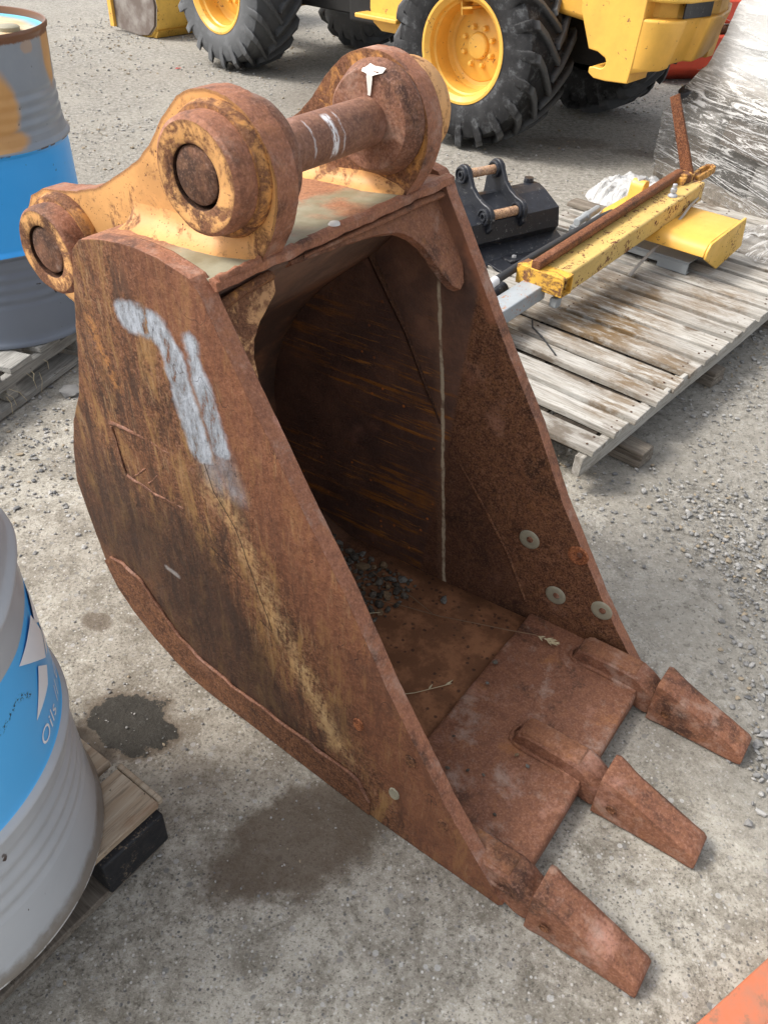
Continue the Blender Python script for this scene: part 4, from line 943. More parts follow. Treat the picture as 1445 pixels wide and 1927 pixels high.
# rust-red bar on the beam with its upright handle and eye
rb = pobj('steel_bar', (0, 0, 0), 'rust-red steel bar with upright flat handle and orange eye, along the yellow beam', 'steel bar')
M3, L3 = along(2.375, .326, 3.42, .412)
bm = bmesh.new(); prism(bm, [(1.348, .002), (1.342, .018), (1.346, .034), (1.362, .038), (1.379, .032), (1.382, .004)], 0, L3, axis='x', M=M3); fromb('bar', bm, [M_BRR], rb, bevel=.003)
bm = bmesh.new(); prism(bm, rough_outline([(1.292, .375), (1.345, .365), (1.497, .688), (1.463, .708)], .05, .001), 3.454, 3.468, axis='x'); fromb('handle', bm, [mat_rust('handle_rust', tint=(1.0, .9, .85), k=.3)], rb, bevel=.002)
bm = bmesh.new(); M5 = Matrix.Translation((3.42, 1.345, .418)); lathe(bm, [(.034, -.02), (.036, .0), (.034, .02), (.0, .022)], 14, M5); box(bm, (-.05, -.03, -.035), (.06, .03, .012), M5)
fromb('knuckle', bm, [M_ORR], rb, bevel=.004)
bm = bmesh.new()
ring = [(.0, -.02), (.10, -.024), (.155, -.022), (.17, 0), (.155, .022), (.10, .024), (.0, .02)]; inn = [(.035, -.009), (.10, -.012), (.14, -.01), (.148, 0), (.14, .01), (.10, .012), (.035, .009)]
M6 = Matrix.Translation((3.48, 1.32, .405)) @ Matrix.Rotation(R(-4), 4, 'Y')
A = [bm.verts.new((x, y, .014)) for x, y in ring]; B = [bm.verts.new((x, y, .014)) for x, y in inn]; A2 = [bm.verts.new((x, y, -.014)) for x, y in ring]; B2 = [bm.verts.new((x, y, -.014)) for x, y in inn]
for k in range(7):
    j = (k + 1) % 7
    for q in ((A[k], A[j], B[j], B[k]), (A2[k], B2[k], B2[j], A2[j]), (A[k], A2[k], A2[j], A[j]), (B[k], B[j], B2[j], B2[k])): bm.faces.new(q)
bmesh.ops.transform(bm, matrix=M6, verts=bm.verts[:]); fromb('eye', bm, [M_ORR], rb, bevel=.002)
bm = bmesh.new(); lathe(bm, [(.02, 0), (.018, .006), (.009, .012), (.009, .045), (.007, .048), (0, .048)], 10, Matrix.Translation((3.25, 1.30, .392))); lathe(bm, [(.013, .016), (.013, .03), (.009, .031)], 6, Matrix.Translation((3.25, 1.30, .392))); fromb('stud', bm, [M_STEEL], rb)
# hose
hs_o = pobj('hydraulic_hose', (0, 0, 0), 'black hydraulic hose with a white sleeve and a grey coupling, running behind the yellow beam', 'hose')
bm = bmesh.new(); tube(bm, [(2.265, 1.445, .298), (2.5, 1.452, .312), (2.8, 1.46, .32), (3.0, 1.465, .325), (3.08, 1.462, .325)], .0145, 12); fromb('hose_body', bm, [M_RUB], hs_o, smooth=60)
bm = bmesh.new(); tube(bm, [(2.20, 1.44, .293), (2.262, 1.445, .298)], .0165, 14); fromb('white_sleeve', bm, [mat_paint('white_plastic', (.7, .7, .7), .4, .1)], hs_o, smooth=60)
bm = bmesh.new(); tube(bm, [(2.93, 1.53, .305), (3.12, 1.545, .31)], .016, 8); tube(bm, [(3.0, 1.535, .307), (3.03, 1.538, .308)], .0195, 8); fromb('coupling', bm, [M_GALV], hs_o, bevel=.002)
bm = bmesh.new(); tube(bm, [(2.12, 1.46, .20), (2.36, 1.475, .23)], .026, 14); tube(bm, [(2.30, 1.47, .222), (2.34, 1.474, .227)], .029, 14); o = fromb('hydraulic_ram', bm, [M_BLK], smooth=50); o.matrix_world = PM; tag(o, 'short black cylinder end poking out between the hose and the grey steel arm', 'cylinder')
# stick and cable
bm = bmesh.new(); P = [(2.955, 1.275, .156), (3.02, 1.27, .185), (3.12, 1.26, .235), (3.20, 1.25, .285), (3.27, 1.245, .325), (3.33, 1.25, .345), (3.43, 1.262, .352)]
tube(bm, P, .006, 7, radii=[.008, .0065, .0065, .006, .0065, .0055, .005]); tube(bm, [P[5], (3.36, 1.24, .345), (3.385, 1.215, .338)], .002, 5); wobble(bm, .003, 30)
t = NT('grey_bark'); o = fromb('stick', bm, [t.fin(t.mix(t.noise(30, 5), (.25, .22, .19), (.42, .39, .35)), .9)], smooth=60); o.matrix_world = PM; tag(o, 'thin crooked grey stick leaning on the yellow beam', 'stick')
bm = bmesh.new(); tube(bm, [(2.36, 1.335, .156), (2.31, 1.30, .157), (2.27, 1.235, .158), (2.225, 1.17, .156), (2.20, 1.135, .155)], .003, 6); tube(bm, [(2.275, 1.245, .158), (2.27, 1.235, .158)], .0045, 6)
o = fromb('cable_piece', bm, [M_RUB], smooth=60); o.matrix_world = PM; tag(o, 'short piece of black cable lying on the white pallet slats', 'cable')

# ---------------------------------------------------------------- small black bucket attachment
BB = root('excavator_bucket', (.693, 3.416, .152), R(-55), 'small black bucket attachment with two tan pins, lying on the white pallet', 'excavator bucket')
# local: x = profile forward, y = width (away to the right -> +y), z up
shell_p = [(-.31, .10), (-.29, .155), (-.20, .196), (-.165, .198), (-.125, .186), (-.028, .140), (-.014, .066), (-.045, .02)]
bm = bmesh.new()
inner = [(a * .94 - .012, b * .93) for a, b in shell_p]
for y0, y1 in ((-.62, 0.0),):
    A = [bm.verts.new((a, y0, b)) for a, b in shell_p]; B = [bm.verts.new((a, y1, b)) for a, b in shell_p]
    for k in range(len(A) - 1): bm.faces.new((A[k], A[k + 1], B[k + 1], B[k]))
o = fromb('curved_shell', bm, [M_BLK], BB); so = o.modifiers.new('thickness', 'SOLIDIFY'); so.thickness = .012; so.offset = -1
for y in (-.62, -.006):
    bm = bmesh.new(); prism(bm, [(-.31, .09), (-.29, .152), (-.20, .192), (-.165, .194), (-.127, .182), (-.032, .138), (-.018, .067), (-.047, .022), (-.20, .02)], y, y + .012); fromb('side_plate', bm, [M_BLK], BB, bevel=.003)
bm = bmesh.new(); prism(bm, [(-.06, .03), (-.045, .045), (.05, .0), (.045, -.001), (-.06, -.0)], -.60, .012); fromb('cutting_blade', bm, [M_BLK], BB, bevel=.002)
bm = bmesh.new(); box(bm, (-.05, -.42, .0), (.16, -.02, .010), Matrix.Rotation(R(4), 4, 'Y')); fromb('blade_plate', bm, [M_BLK], BB, bevel=.002)
for y in (-.10, -.34):
    bm = bmesh.new(); box(bm, (.03, y, .004), (.09, y + .08, .014)); fromb('clip_plate', bm, [M_BLK], BB, bevel=.002)
    bm = bmesh.new(); lathe(bm, [(0, .008), (.009, .008), (.0105, 0)], 6, Matrix.Translation((.06, y + .04, .014))); fromb('bolt', bm, [M_STEEL], BB)
bm = bmesh.new(); lathe(bm, [(0, .02), (.02, .02), (.022, 0)], 12, Matrix.Translation((-.20, -.03, .195))); fromb('lug', bm, [M_BLK], BB, smooth=40)
ear_b = arc(-.23, .255, .040, 20, 170, 8) + [(-.285, .20), (-.30, .08), (-.25, .03), (-.10, .03), (-.06, .06), (-.025, .10)] + arc(-.068, .138, .043, -30, 80, 7) + [(-.09, .185), (-.13, .20), (-.165, .225)]
ear_b = [(x + .028, z + .022) for x, z in ear_b]
for y in (-.392, -.222):
    bm = bmesh.new(); prism(bm, ear_b, y, y + .020); fromb('hanger_ear', bm, [M_BLK], BB, bevel=.004)
for (x, z, r) in ((-.202, .277, .018), (-.040, .160, .019)):
    bm = bmesh.new(); lathe(bm, [(r, 0), (r, .17)], 20, Matrix.Translation((x, -.38, z)) @ AXY); fromb('pin', bm, [mat_rust('tan_pin_rust', tint=(2.6, 3.6, 4.2), k=.2, dusty=.5) if 'tan_pin_rust' not in bpy.data.materials else bpy.data.materials['tan_pin_rust']], BB, smooth=60)
    for y in (-.392, -.222):
        for sg in (-1, 1):
            bm = bmesh.new(); yy = y if sg < 0 else y + .02
            lathe(bm, [(.034, 0), (.033, .012), (.026, .014), (.024, .008), (.018, .008), (.016, .013), (.010, .013), (.009, .004), (0, .004)] if (sg < 0) else [(.030, 0), (.028, .010), (.017, .012)], 28, Matrix.Translation((x, yy, z)) @ (Matrix.Rotation(R(90), 4, 'X') if sg < 0 else AXY)); fromb('boss_ring', bm, [M_BLK], BB, smooth=40)

# ---------------------------------------------------------------- drum pallets
def drum_pallet(loc, rz, label, black=False):
    """local: origin at the visible corner, x to -L along the front, y away"""
    o = root('timber_pallet', loc, rz, label, 'pallet'); return o
# near pallet under the light grey drum: corner at (-.38,.762)
dx = Vector((-.458 + .38, .651 - .762)).normalized()        # front edge direction, towards the camera-left
ang = math.atan2(dx.y, dx.x)
dp = drum_pallet((-.38, .762, 0), ang, 'tan timber pallet with a black painted end, under the light grey drum')
# x runs along the front edge (towards camera), y = left turn of it -> to the right; so boards go to -y
for k in range(7):
    y1 = -.003 - k * .128
    plank('slat', (.0, y1 - .108 if k else -.112, .112), (1.12, y1 if k else -.002, .1305), W_TAN, dp, jag=.003, seed=k)
M_BLKW = mat_paint('black_painted_timber', (.014, .015, .018), .6, .3, (.12, .10, .08), .35, (.14, .11, .08), 6)
bm = bmesh.new(); box(bm, (.004, -.10, .022), (.135, .012, .110)); wobble(bm, .003, 9); fromb('end_block', bm, [M_BLKW], dp, bevel=.004)
bm = bmesh.new(); box(bm, (.49, -.10, .022), (.63, .0, .110)); fromb('end_block', bm, [W_OLD], dp, bevel=.004)
for yy in (-.45, -.85):
    for xx in (.005, .5): 
        bm = bmesh.new(); box(bm, (xx, yy - .1, .022), (xx + .13, yy, .110)); fromb('end_block', bm, [W_OLD], dp, bevel=.004)
plank('runner', (.01, -.105, .002), (1.12, .002, .0205), W_OLD, dp, jag=.003, seed=40)
plank('runner', (.01, -.95, .002), (1.12, -.85, .0205), W_OLD, dp, jag=.003, seed=41)
plank('chamfer_board', (-.012, -.116, .1115), (-.0015, -.002, .130), W_TAN, dp, jag=.001, seed=44)
# far pallet under the rusty blue drum
v = Vector((-1.127 + 1.228, 2.422 - 2.117)).normalized(); ang = math.atan2(v.y, v.x)
dq = drum_pallet((-1.262, 2.03, 0), ang, 'grey timber pallet under the rusty blue drum, behind the bucket')
for k in range(6):
    plank('slat', (-.02, .0 + k * .15, .110), (.72, .10 + k * .15, .1295), W_GREY, dq, jag=.004, seed=60 + k) if False else plank('slat', (-.38 + k * .145, .0, .110), (-.28 + k * .145, .9, .1295), W_GREY, dq, jag=.004, seed=60 + k)
plank('edge_board', (-.40, .002, .072), (.60, .030, .1085), W_GREY, dq, jag=.003, seed=70)
for xx in (-.36, .165, .52):
    plank('post', (xx, .004, .024), (xx + .045, .10, .0715), W_GREY, dq, jag=.002, seed=xx)
plank('runner', (-.42, -.012, .0), (.50, .09, .0225), W_GREY, dq, jag=.004, seed=72)
bm = bmesh.new(); rnd = random.Random(2)
for k in range(14):
    x = rnd.uniform(-.42, .35); a = Vector((x, -.015 + rnd.uniform(-.02, .02), .10 + rnd.uniform(-.05, .02))); e = a + Vector((rnd.uniform(-.04, .04), -.02, -rnd.uniform(.02, .06)))
    tube(bm, [a, a.lerp(e, .5) + Vector((0, -.01, .01)), e], .0008, 4)
o = fromb('straw', bm, [M_STRAW]); o.matrix_world = frame((-1.262, 2.03, 0), ang); tag(o, 'wisps of dry grass caught on the grey pallet edge', 'grass', kind='stuff')
bm = bmesh.new(); stone_mesh(bm, (0, 0, 0), 1, random.Random(8)); bmesh.ops.subdivide_edges(bm, edges=bm.edges[:], cuts=2, use_grid_fill=True); wobble(bm, .12, 3)
o = fromb('stone', bm, [ST[1]], smooth=40); o.location = (-1.06, 2.30, .008); o.scale = (.05, .045, .03); tag(o, 'fist-sized stone by the end of the grey pallet runner, left of the bucket', 'stone')

# ---------------------------------------------------------------- wheel loader
LD = root('wheel_loader', (.456, 5.42, 0), R(-39), 'yellow compact wheel loader with black lug tyres parked behind the bucket', 'wheel loader')
M_TYRE = NT('tyre_rubber'); t = M_TYRE
nn = t.noise(9, 6, .65); n3 = t.noise(60, 5, .7)
c = t.mix(t.rng(nn, .35, .75), (.014, .014, .015), (.036, .036, .037)); c = t.mix(t.rng(t.noise(14, 6, .7), .5, .7, 0, .6), c, (.14, .145, .15)); dd = t.vm('LENGTH', t.vm('SUBTRACT', t.mp((1, 0, 1)), (0, 0, .53)), out=1); c = t.mix(t.rng(dd, .495, .525, 0, .55), c, (.15, .155, .16)); c = t.mix(t.rng(n3, .6, .7, 0, .3), c, (.17, .165, .15))
M_TYRE = t.fin(c, t.rng(nn, .3, .7, .55, .75), t.bump(n3, .2, .004, .006), spec=.22)
M_DK = mat_paint('dark_underside', (.015, .014, .013), .8, .3, (.05, .045, .04))
def make_wheel(x, y, side, Rr=.53, rr=.275, rz=0.0):
    """side -1: outer face towards -y (the viewer). Built in its own empty: part with sub-parts is the tyre"""
    hw = .215
    bm = bmesh.new()
    M = Matrix.Translation((x, y, Rr)) @ Matrix.Rotation(rz, 4, 'Z') @ (Matrix.Rotation(R(90), 4, 'X') if side < 0 else AXY)
    prof = [(rr - .01, -hw * .86), (rr + .01, -hw * .94), (rr + .07, -hw), (Rr - .12, -hw * 1.0), (Rr - .065, -hw * .9), (Rr - .045, -hw * .6), (Rr - .04, 0), (Rr - .045, hw * .6), (Rr - .065, hw * .9), (Rr - .12, hw * 1.0), (rr + .07, hw), (rr + .01, hw * .94), (rr - .01, hw * .86)]
    lathe(bm, prof, 72, M)
    nl = 20                     # chevron lugs
    for k in range(nl):
        for sgn in (1, -1):
            a0 = 2 * math.pi * (k + (.5 if sgn < 0 else 0)) / nl
            secs = []
            for (u, da, rt, wd) in ((-.06, -.03, Rr, .036), (.25, .09, Rr, .036), (.60, .25, Rr - .003, .040), (.88, .36, Rr - .010, .052), (1.0, .39, Rr - .035, .056), (1.02, .40, Rr - .115, .050)):
                h = sgn * hw * u * .98; rb_ = Rr - .062 if u < .9 else rt - .05
                if u > .99: rb_ = rt - .045
                aa = a0 + da; q = []
                for (rad, dw) in ((rb_, -.62), (rt, -.42), (rt, .42), (rb_, .62)):
                    th = aa + dw * wd / Rr * 1.0; hh = h
                    q.append(Vector((rad * math.cos(th), rad * math.sin(th), hh)))
                if u > 1.0:
                    q = [Vector((p.x, p.y, sgn * (hw * 1.0 if i in (0, 3) else hw * 1.03))) for i, p in enumerate(q)]
                secs.append([M @ p for p in q])
            loft(bm, secs)
    for v in bm.verts:
        if v.co.z < .022: v.co.z = .004 + v.co.z * .3 if v.co.z > 0 else .003 
    ty = fromb('tyre', bm, [M_TYRE], LD, smooth=35)
    bm = bmesh.new()
    d = hw * .90
    lathe(bm, [(rr + .012, d), (rr + .010, d + .012), (rr - .004, d + .012), (rr - .016, d + .002), (rr - .030, d - .012), (rr - .034, d - .045), (rr - .044, d - .055), (rr - .048, d - .16), (rr - .065, d - .185), (.19, d - .19), (.185, d - .185), (.10, d - .165), (.074, d - .162)], 72, M)
    lathe(bm, [(.074, d - .165), (.070, d - .148), (.062, d - .140), (.0, d - .130)], 36, M)
    rim = fromb('rim', bm, [M_YC], ty, smooth=30)
    for k in range(8):
        a = 2 * math.pi * (k + .5) / 8; Mn = M @ Matrix.Translation((.103 * math.cos(a), .103 * math.sin(a), d - .165))
        bm = bmesh.new(); lathe(bm, [(.018, 0), (.018, .005), (.015, .006), (.015, .024), (.012, .028), (0, .028)], 6, Mn)
        fromb('wheel_nut', bm, [M_YC], ty, bevel=.002)
    bm = bmesh.new(); Mv = M @ Matrix.Rotation(R(98 if side < 0 else 80), 4, 'Z')
    box(bm, (.195, -.05, d - .13), (.207, .02, d - .03), Mv); box(bm, (.165, .021, d - .14), (.235, .03, d - .035), Mv)
    fromb('valve_guard', bm, [M_YC], ty, bevel=.002)
    return ty
make_wheel(0, 0, -1)
make_wheel(-2.49, .30, -1, .545, .29, R(-3))
make_wheel(.10, 1.32, 1)
make_wheel(-2.40, 1.70, 1, .545, .29, R(-3))
# frame, axles, belly
bm = bmesh.new(); box(bm, (-1.0, .35, .46), (.72, .90, .95)); fromb('rear_frame', bm, [M_DK], LD, bevel=.01)
bm = bmesh.new(); box(bm, (-2.9, .62, .44), (-1.05, 1.34, .92)); fromb('front_frame', bm, [M_DK], LD, bevel=.01)
for xx, yy, z in ((0, 0, .53), (-2.45, .3, .545)):
    bm = bmesh.new(); lathe(bm, [(.10, .15), (.085, .3), (.075, .5), (.14, .62), (.14, .78), (.075, .9), (.085, 1.1), (.10, 1.25)], 24, Matrix.Translation((xx, yy, z)) @ AXY); fromb('axle', bm, [M_DK], LD, smooth=50)
# body shell and cab above the picture's top edge
bm = bmesh.new(); prism(bm, [(-.45, .80), (-.40, .74), (.42, .74), (.60, .72), (.98, .74), (1.05, 1.35), (1.0, 1.52), (.10, 1.60), (-.42, 1.60)], .06, 1.0); fromb('engine_hood', bm, [M_YC], LD, bevel=.03, seg=3)
t = NT('cab_glass'); M_GLASS = t.fin((.03, .035, .04), .06, spec=.6)
bm = bmesh.new(); box(bm, (-1.20, .16, .95), (-.46, 1.26, 2.35)); fromb('cab_glazing', bm, [M_GLASS], LD, bevel=.02)
for a, b in ((-1.23, .13), (-1.23, 1.20), (-.52, .13), (-.52, 1.20)):
    bm = bmesh.new(); box(bm, (a, b, .9), (a + .09, b + .09, 2.38)); fromb('cab_post', bm, [M_YC], LD, bevel=.01)
bm = bmesh.new(); box(bm, (-1.32, .08, 2.36), (-.38, 1.34, 2.48)); fromb('cab_roof', bm, [M_YC], LD, bevel=.03)
# step
bm = bmesh.new(); prism(bm, [(-.86, .95), (-.86, .62), (-.83, .545), (-.76, .505), (-.62, .505), (-.52, .95)], -.02, .045); fromb('step_box', bm, [M_YC], LD, bevel=.006)
bm = bmesh.new(); box(bm, (-.90, -.12, .575), (-.56, .0, .600)); fromb('step_tread', bm, [M_YC], LD, bevel=.006)
bm = bmesh.new(); box(bm, (-1.15, .10, .50), (-.45, .34, .93)); fromb('tank', bm, [M_DK], LD, bevel=.02)
# counterweight: plan outline with rounded corners
def plan(x0, x1, y0, y1, r, n=8):
    return [(x0, y0)] + arc(x1 - r, y0 + r, r, -90, 0, n) + arc(x1 - r, y1 - r, r, 0, 90, n) + [(x0, y1)]
CW = [(.98, -.10), (1.08, -.095), (1.15, -.06), (1.195, .0), (1.205, .07), (1.17, .09), (1.205, .24), (1.25, .26), (1.255, .38), (1.21, .60), (1.12, .84), (.98, 1.0)]
CI = [(.98, -.02), (1.05, .0), (1.12, .06), (1.17, .2), (1.20, .40), (1.17, .58), (1.08, .78), (.98, .92)]
def shr(P, k): return [(.98 + (x - .98) * k, .42 + (y - .42) * (k + .02)) for x, y in P]
bm = bmesh.new(); prism(bm, [(x * .98 + .0, y) for x, y in CW], .515, .80, axis='z')
for v in bm.verts:
    if v.co.z < .65 and v.co.x > 1.0: v.co.x -= .05; v.co.z += .05 + .08 * max(0, v.co.y)
fromb('counterweight_block', bm, [M_YC], LD, bevel=.012, seg=3)
bm = bmesh.new(); prism(bm, CI, .80, .875, axis='z'); fromb('counterweight_recess', bm, [M_Y], LD)
bm = bmesh.new(); prism(bm, [(1.165, .04), (1.215, .26), (1.205, .262), (1.155, .045)], .802, .873, axis='z'); fromb('black_panel', bm, [M_BLK], LD, bevel=.003)
bm = bmesh.new(); prism(bm, [(.98, -.10), (1.08, -.095), (1.15, -.06), (1.205, .02), (1.25, .25), (1.26, .40), (1.21, .60), (1.12, .84), (.98, 1.0)], .875, .925, axis='z'); fromb('counterweight_ledge', bm, [M_Y], LD, bevel=.010, seg=2)
bm = bmesh.new(); prism(bm, CI, .925, 1.06, axis='z'); fromb('tail_grille', bm, [M_BLK], LD)
sidep = [(.62, 1.30), (.665, .80), (.745, .630), (.80, .624), (.838, .606)] + arc(.828, .580, .030, 60, -80, 6) + [(.795, .553), (.765, .548), (.766, .520), (.80, .500), (.87, .496), (1.0, .503), (1.01, .60), (1.02, .80), (1.02, 1.30)]
bm = bmesh.new(); prism(bm, sidep, -.10, .12); fromb('counterweight_side', bm, [M_YC], LD, bevel=.012, seg=2)
bm = bmesh.new(); prism(bm, sidep, .90, 1.0); fromb('counterweight_side', bm, [M_YC], LD, bevel=.012, seg=2)
# loader bucket and arm
FB = [(-4.36, .05), (-4.30, .02), (-4.0, .0), (-3.86, .02), (-3.76, .10), (-3.72, .25), (-3.78, .55), (-3.90, .78), (-4.25, .85), (-4.36, .62)]
t = NT('scraped_steel'); M_SCR = t.fin(t.mix(t.rng(t.noise(5, 5, .6), .4, .65), (.13, .10, .085), (.27, .245, .22)), .5, t.bump(t.noise(30, 4), .2, .004))
bm = bmesh.new(); prism(bm, FB, .43, .455); fromb('bucket_side', bm, [M_SCR], LD, bevel=.004)
bm = bmesh.new(); prism(bm, FB, 2.0, 2.03); fromb('bucket_side', bm, [M_SCR], LD, bevel=.004)
bm = bmesh.new(); sh = FB[2:8]
A = [bm.verts.new((a, .456, b)) for a, b in sh]; B = [bm.verts.new((a, 1.999, b)) for a, b in sh]
for k in range(len(sh) - 1): bm.faces.new((A[k], A[k + 1], B[k + 1], B[k]))
o = fromb('bucket_back', bm, [M_Y], LD, smooth=45); so = o.modifiers.new('thickness', 'SOLIDIFY'); so.thickness = .02
bm = bmesh.new(); prism(bm, [(-4.0, .002), (-3.86, .022), (-3.80, .07), (-3.76, .06), (-3.80, .0), (-3.9, -.001)], .47, 1.98); fromb('bucket_heel', bm, [M_Y], LD)
bm = bmesh.new(); box(bm, (-4.38, .40, .03), (-4.32, .43, .75)); fromb('bucket_edge', bm, [M_YC], LD, bevel=.004)
bm = bmesh.new(); box(bm, (-3.75, .95, .35), (-2.5, 1.15, .62)); fromb('lift_arm', bm, [M_Y], LD, bevel=.02)

# ---------------------------------------------------------------- red trough behind
RT = root('steel_trough', (2.36, 7.68, 0), R(14), 'bright red steel trough with a dark bar across, behind the wrapped pallet', 'steel trough')
M_RED = mat_paint('bright_red_paint', (.62, .075, .035), .42, .2, (.25, .06, .04), .15, (.15, .06, .04), 1.5)
bm = bmesh.new()
prism(bm, [(-.20, .0), (.06, .0), (.10, .04), (.10, .30), (-.36, .34), (-.36, .10)], -.4, 1.5, axis='x', M=Matrix.Rotation(0, 4, 'Z')); fromb('lower_body', bm, [M_RED], RT, bevel=.02)
bm = bmesh.new(); prism(bm, [(-.34, .41), (.10, .40), (.10, .56), (-.30, .58)], .05, 1.5, axis='x'); fromb('upper_body', bm, [M_RED], RT, bevel=.025)
bm = bmesh.new(); tube(bm, [(-.10, -.30, .37), (1.5, -.30, .37)], .035, 12); fromb('cross_bar', bm, [mat_rust('dark_bar_rust', dark=.4)], RT, smooth=60)
bm = bmesh.new(); box(bm, (.06, -.375, .02), (.10, -.361, .30)); box(bm, (.42, -.375, .02), (.46, -.361, .30)); fromb('rib', bm, [M_RED], RT, bevel=.004)
bm = bmesh.new(); box(bm, (.1, -.26, .585), (.9, .05, .60)); fromb('board', bm, [W_GREY], RT)

# ---------------------------------------------------------------- wrapped pallet stack
WA = R(-68)
WS = root('wrapped_stack', (1.47, 4.90, 0), WA, 'tall pallet load of dark boxes wound in clear stretch film at the right edge', 'wrapped load')
# local: x along the face seen by the camera (towards camera-right), y = away to the right
MBX = [mat_paint('dark_carton', (.075, .060, .048), .7, .4, (.14, .12, .10)), mat_paint('grey_carton', (.15, .145, .135), .7, .4, (.08, .07, .06)), mat_paint('black_carton', (.02, .02, .02), .5, .3, (.09, .08, .07))]
plank('pallet_base', (.0, .0, .0), (1.5, 1.1, .09), W_OLD, WS, jag=.002, seed=3)
rnd = random.Random(21)
for lay, (z0, z1, ins) in enumerate(((.09, .26, .03), (.265, .40, .05), (.405, .57, .11), (.575, .76, .17))):
    x = ins
    while x < 1.45:
        w = rnd.uniform(.28, .42)
        bm = bmesh.new(); box(bm, (x, ins + rnd.uniform(0, .05), z0), (min(x + w, 1.5), 1.05, z1 - rnd.uniform(0, .02)), jit=.01); fromb('carton', bm, [MBX[(lay + int(x * 7)) % 3]], WS, bevel=.006)
        x += w + .012
bm = bmesh.new(); box(bm, (.30, .30, .77), (1.5, 1.05, 1.35), jit=.02); fromb('white_carton', bm, [mat_paint('white_sheet', (.70, .70, .69), .5, .2, (.4, .38, .35))], WS, bevel=.03)
bm = bmesh.new(); lathe(bm, [(0, .03), (.045, .03), (.05, .02), (.05, -.03)], 10, Matrix.Translation((.06, .06, .44)) @ Matrix.Rotation(R(30), 4, 'X')); fromb('black_cap', bm, [M_BLK], WS, bevel=.004)
def film_mat(name, dens, sc=(1, 1, 10)):
    t = NT(name); w = t.noise(4, 7, .75, v=t.mp(sc, (R(12), R(9), 0)), dist=1.3); w2 = t.noise(12, 7, .8, v=t.mp((1, 1, 4), (R(-25), R(20), 0)), dist=1.0)
    k = t.math('MAXIMUM', t.rng(w, .49, .60), t.rng(w2, .54, .64)); X, Y, Z = t.sep()
    zz = t.rng(t.math('ADD', Z, t.math('MULTIPLY', w, .15)), .50, .66, dens, 1.0)
    a = t.math('ADD', zz, t.math('MULTIPLY', k, .42), clamp=True)
    h = t.math('ADD', w, t.math('MULTIPLY', w2, .6))
    hi = t.rng(Z, .52, .66)
    lowc = t.mix(k, (.30, .28, .25), (.60, .59, .57)); t.fin(t.mix(hi, lowc, t.mix(k, (.46, .46, .45), (.66, .66, .65))), .42, t.bump(h, .28, .02), spec=.45); t.link(a, t.b.inputs['Alpha']); return t.m
M_FILM = film_mat('clear_stretch_film', .20)
def film_ins(z):
    K = [(0, -.015), (.34, -.015), (.44, .035), (.62, .11), (.8, .15), (1.3, .21), (1.5, .5)]
    for (a, b), (c, d) in zip(K, K[1:]):
        if z <= c: return b + (d - b) * (z - a) / (c - a)
    return .5
def film():
    bm = bmesh.new(); NZ = 46; NU = 120
    def loop(z):
        # inset of the load at height z
        ins = film_ins(z)
        return (ins, 1.52 - max(0, ins) * .1, ins, 1.10 - max(0, ins) * .1)
    rows = []
    for j in range(NZ):
        z = .03 + 1.40 * j / (NZ - 1); x0, x1, y0, y1 = loop(z); row = []
        per = 2 * (x1 - x0 + y1 - y0)
        for i in range(NU):
            u = i / NU * 4; s_i = int(u); f = u - s_i
            p = [(x0 + (x1 - x0) * f, y0), (x1, y0 + (y1 - y0) * f), (x1 - (x1 - x0) * f, y1), (x0, y1 - (y1 - y0) * f)][s_i]
            nv = mnoise.noise_vector(Vector((p[0] * 3, p[1] * 3, z * 16))) * .012 + mnoise.noise_vector(Vector((p[0] * 11, p[1] * 11, z * 26 + p[0] * 5))) * .008
            row.append(bm.verts.new((p[0] + nv.x, p[1] + nv.y, z + nv.z)))
        rows.append(row)
    for a, b in zip(rows, rows[1:]):
        for i in range(NU): bm.faces.new((a[i], a[(i + 1) % NU], b[(i + 1) % NU], b[i]))
    bm.faces.new(rows[-1])
    fromb('stretch_film', bm, [M_FILM], WS, smooth=70)
film()
# bunched film tails: ropes of twisted film round the load
t = NT('bunched_film'); wz = t.noise(30, 6, .8, v=t.mp((1, 1, 4))); t.fin(t.mix(t.rng(wz, .4, .65), (.45, .45, .44), (.66, .66, .65)), .35, t.bump(wz, .8, .01)); t.val(t.b.inputs['Alpha'], t.rng(wz, .35, .6, .25, .9)); M_ROPE = t.m
rnd = random.Random(31)
for k in range(34):
    z = rnd.uniform(.12, .74) if k < 26 else rnd.uniform(.45, .8); sl = rnd.uniform(-.14, .10); bm = bmesh.new(); P = []
    ins = film_ins(z) - .015
    x0 = rnd.uniform(0.0, .9); x1 = min(1.5, x0 + rnd.uniform(.25, .9))
    for i in range(12):
        x = x0 + (x1 - x0) * i / 11; P.append((x, ins + .008 * mnoise.noise(Vector((x * 5, k, 0))), z + sl * (x - .6) + .01 * mnoise.noise(Vector((x * 4, k, 5)))))
    r = rnd.uniform(.0008, .0026); tube(bm, P, r, 5, radii=[r * (.2 + .8 * math.sin(math.pi * (i + .5) / 12)) for i in range(12)]); fromb('film_strand', bm, [M_ROPE], WS, smooth=60)

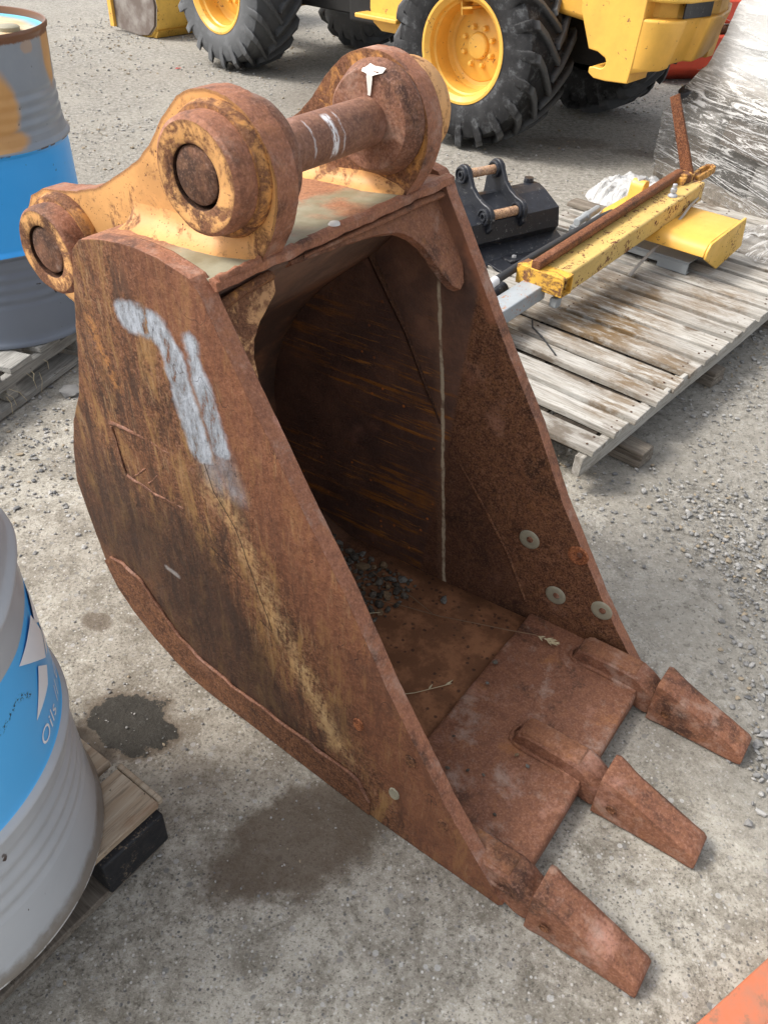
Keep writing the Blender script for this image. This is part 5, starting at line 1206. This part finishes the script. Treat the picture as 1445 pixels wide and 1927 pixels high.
def crumple(name, cx, cy, sx, sy, h, label, z0=.155, seed=0, mat=None, flat=False):
    bm = bmesh.new(); N = 44; V = []
    for j in range(N):
        row = []
        for i in range(N):
            u, v = i / (N - 1) * 2 - 1, j / (N - 1) * 2 - 1
            r = math.sqrt(u * u + v * v); rim = 1 + .22 * mnoise.noise(Vector((math.atan2(v, u) * 1.2 + seed, r, seed)))
            if max(abs(u), abs(v)) > 0: k = max(abs(u), abs(v)) / max(r, 1e-6)
            uu, vv = u * k * rim, v * k * rim
            dome = max(0, 1 - (r * k) ** 2) ** .6
            nz = abs(mnoise.noise(Vector((uu * 2.6 + seed, vv * 5, 1)))) + .5 * abs(mnoise.noise(Vector((uu * 7, vv * 12 + seed, 2))))
            row.append(bm.verts.new((cx + uu * sx, cy + vv * sy, z0 + dome * h * (.8 + .5 * nz) + .004 * nz)))
        V.append(row)
    for j in range(N - 1):
        for i in range(N - 1): bm.faces.new((V[j][i], V[j][i + 1], V[j + 1][i + 1], V[j + 1][i]))
    o = fromb(name, bm, [mat], smooth=60); o.matrix_world = PM; tag(o, label, 'plastic film'); return o
t = NT('crumpled_white_film'); wz = t.noise(8, 7, .75, v=t.mp((1, 3, 1), (0, 0, .6)), dist=1.2); t.fin(t.mix(t.rng(wz, .35, .65), (.46, .46, .45), (.66, .66, .65)), .4, t.bump(wz, .7, .02)); t.val(t.b.inputs['Alpha'], t.rng(wz, .3, .55, .25, .85)); M_CRU = t.m
crumple('crumpled_film', 3.78, 1.72, .26, .18, .085, 'crumpled heap of white plastic film behind the yellow cross member', .16, 3, M_CRU)
crumple('crumpled_film', 3.72, .98, .24, .24, .012, 'flat sheet of clear plastic film spread over the far slats of the white pallet', .158, 9, film_mat('flat_film', .35, (1, 5, 1)))
plank_o = root('timber_board', PM @ Vector((3.50, 1.66, .152)), PA, 'short dark board end between the crumpled film and the yellow cross member', 'board')
plank('board', (-.03, -.05, 0), (.05, .22, .02), W_OLD, plank_o, seed=90)

# ---------------------------------------------------------------- orange steel edge, bottom right
OR = root('steel_plate', (.575, .508, 0), R(35), 'faded orange steel plate cut off by the bottom right corner of the picture', 'steel plate')
t = NT('faded_orange_paint'); n = t.noise(9, 7, .7); c = t.mix(t.rng(n, .35, .65), (.50, .135, .06), (.36, .15, .09)); c = t.mix(t.rng(t.noise(30, 7, .78), .52, .60, 0, .85), c, (.25, .13, .08))
M_OR = t.fin(c, .6, t.bump(n, .2, .004, .004))
bm = bmesh.new(); box(bm, (-.25, -.45, .0), (.40, .0, .045)); fromb('plate', bm, [M_OR], OR, bevel=.004)
bm = bmesh.new(); box(bm, (-.2, -.40, .0455), (.36, -.06, .052)); fromb('raised_pad', bm, [M_OR], OR, bevel=.003)

# small litter on the ground
rnd = random.Random(77)
t = NT('dry_leaf'); M_LEAF = t.fin((.22, .10, .03), .8)
def litter(x, y, s, mat, label, cat):
    bm = bmesh.new(); prism(bm, rough_outline([(-1, 0), (-.3, .4), (.5, .35), (1, 0), (.4, -.4), (-.4, -.3)], .5, .05), 0, .12, axis='z'); wobble(bm, .25, 1.5); bmesh.ops.scale(bm, vec=(s, s, s * .6), verts=bm.verts[:])
    o = fromb(cat.replace(' ', '_'), bm, [mat]); o.location = (x, y, .002); o.rotation_euler = (0, 0, rnd.uniform(0, 3)); tag(o, label, cat)
litter(.51, 4.63, .035, M_LEAF, 'brown dry leaf on the ground in front of the loader rear wheel, left of two', 'leaf')
litter(.60, 4.64, .028, M_LEAF, 'brown dry leaf on the ground in front of the loader rear wheel, right of two', 'leaf')
litter(-1.76, 7.05, .03, mat_paint('red_plastic', (.7, .05, .05), .4, 0), 'small bright red scrap on the ground between the blue drum and the loader', 'scrap')
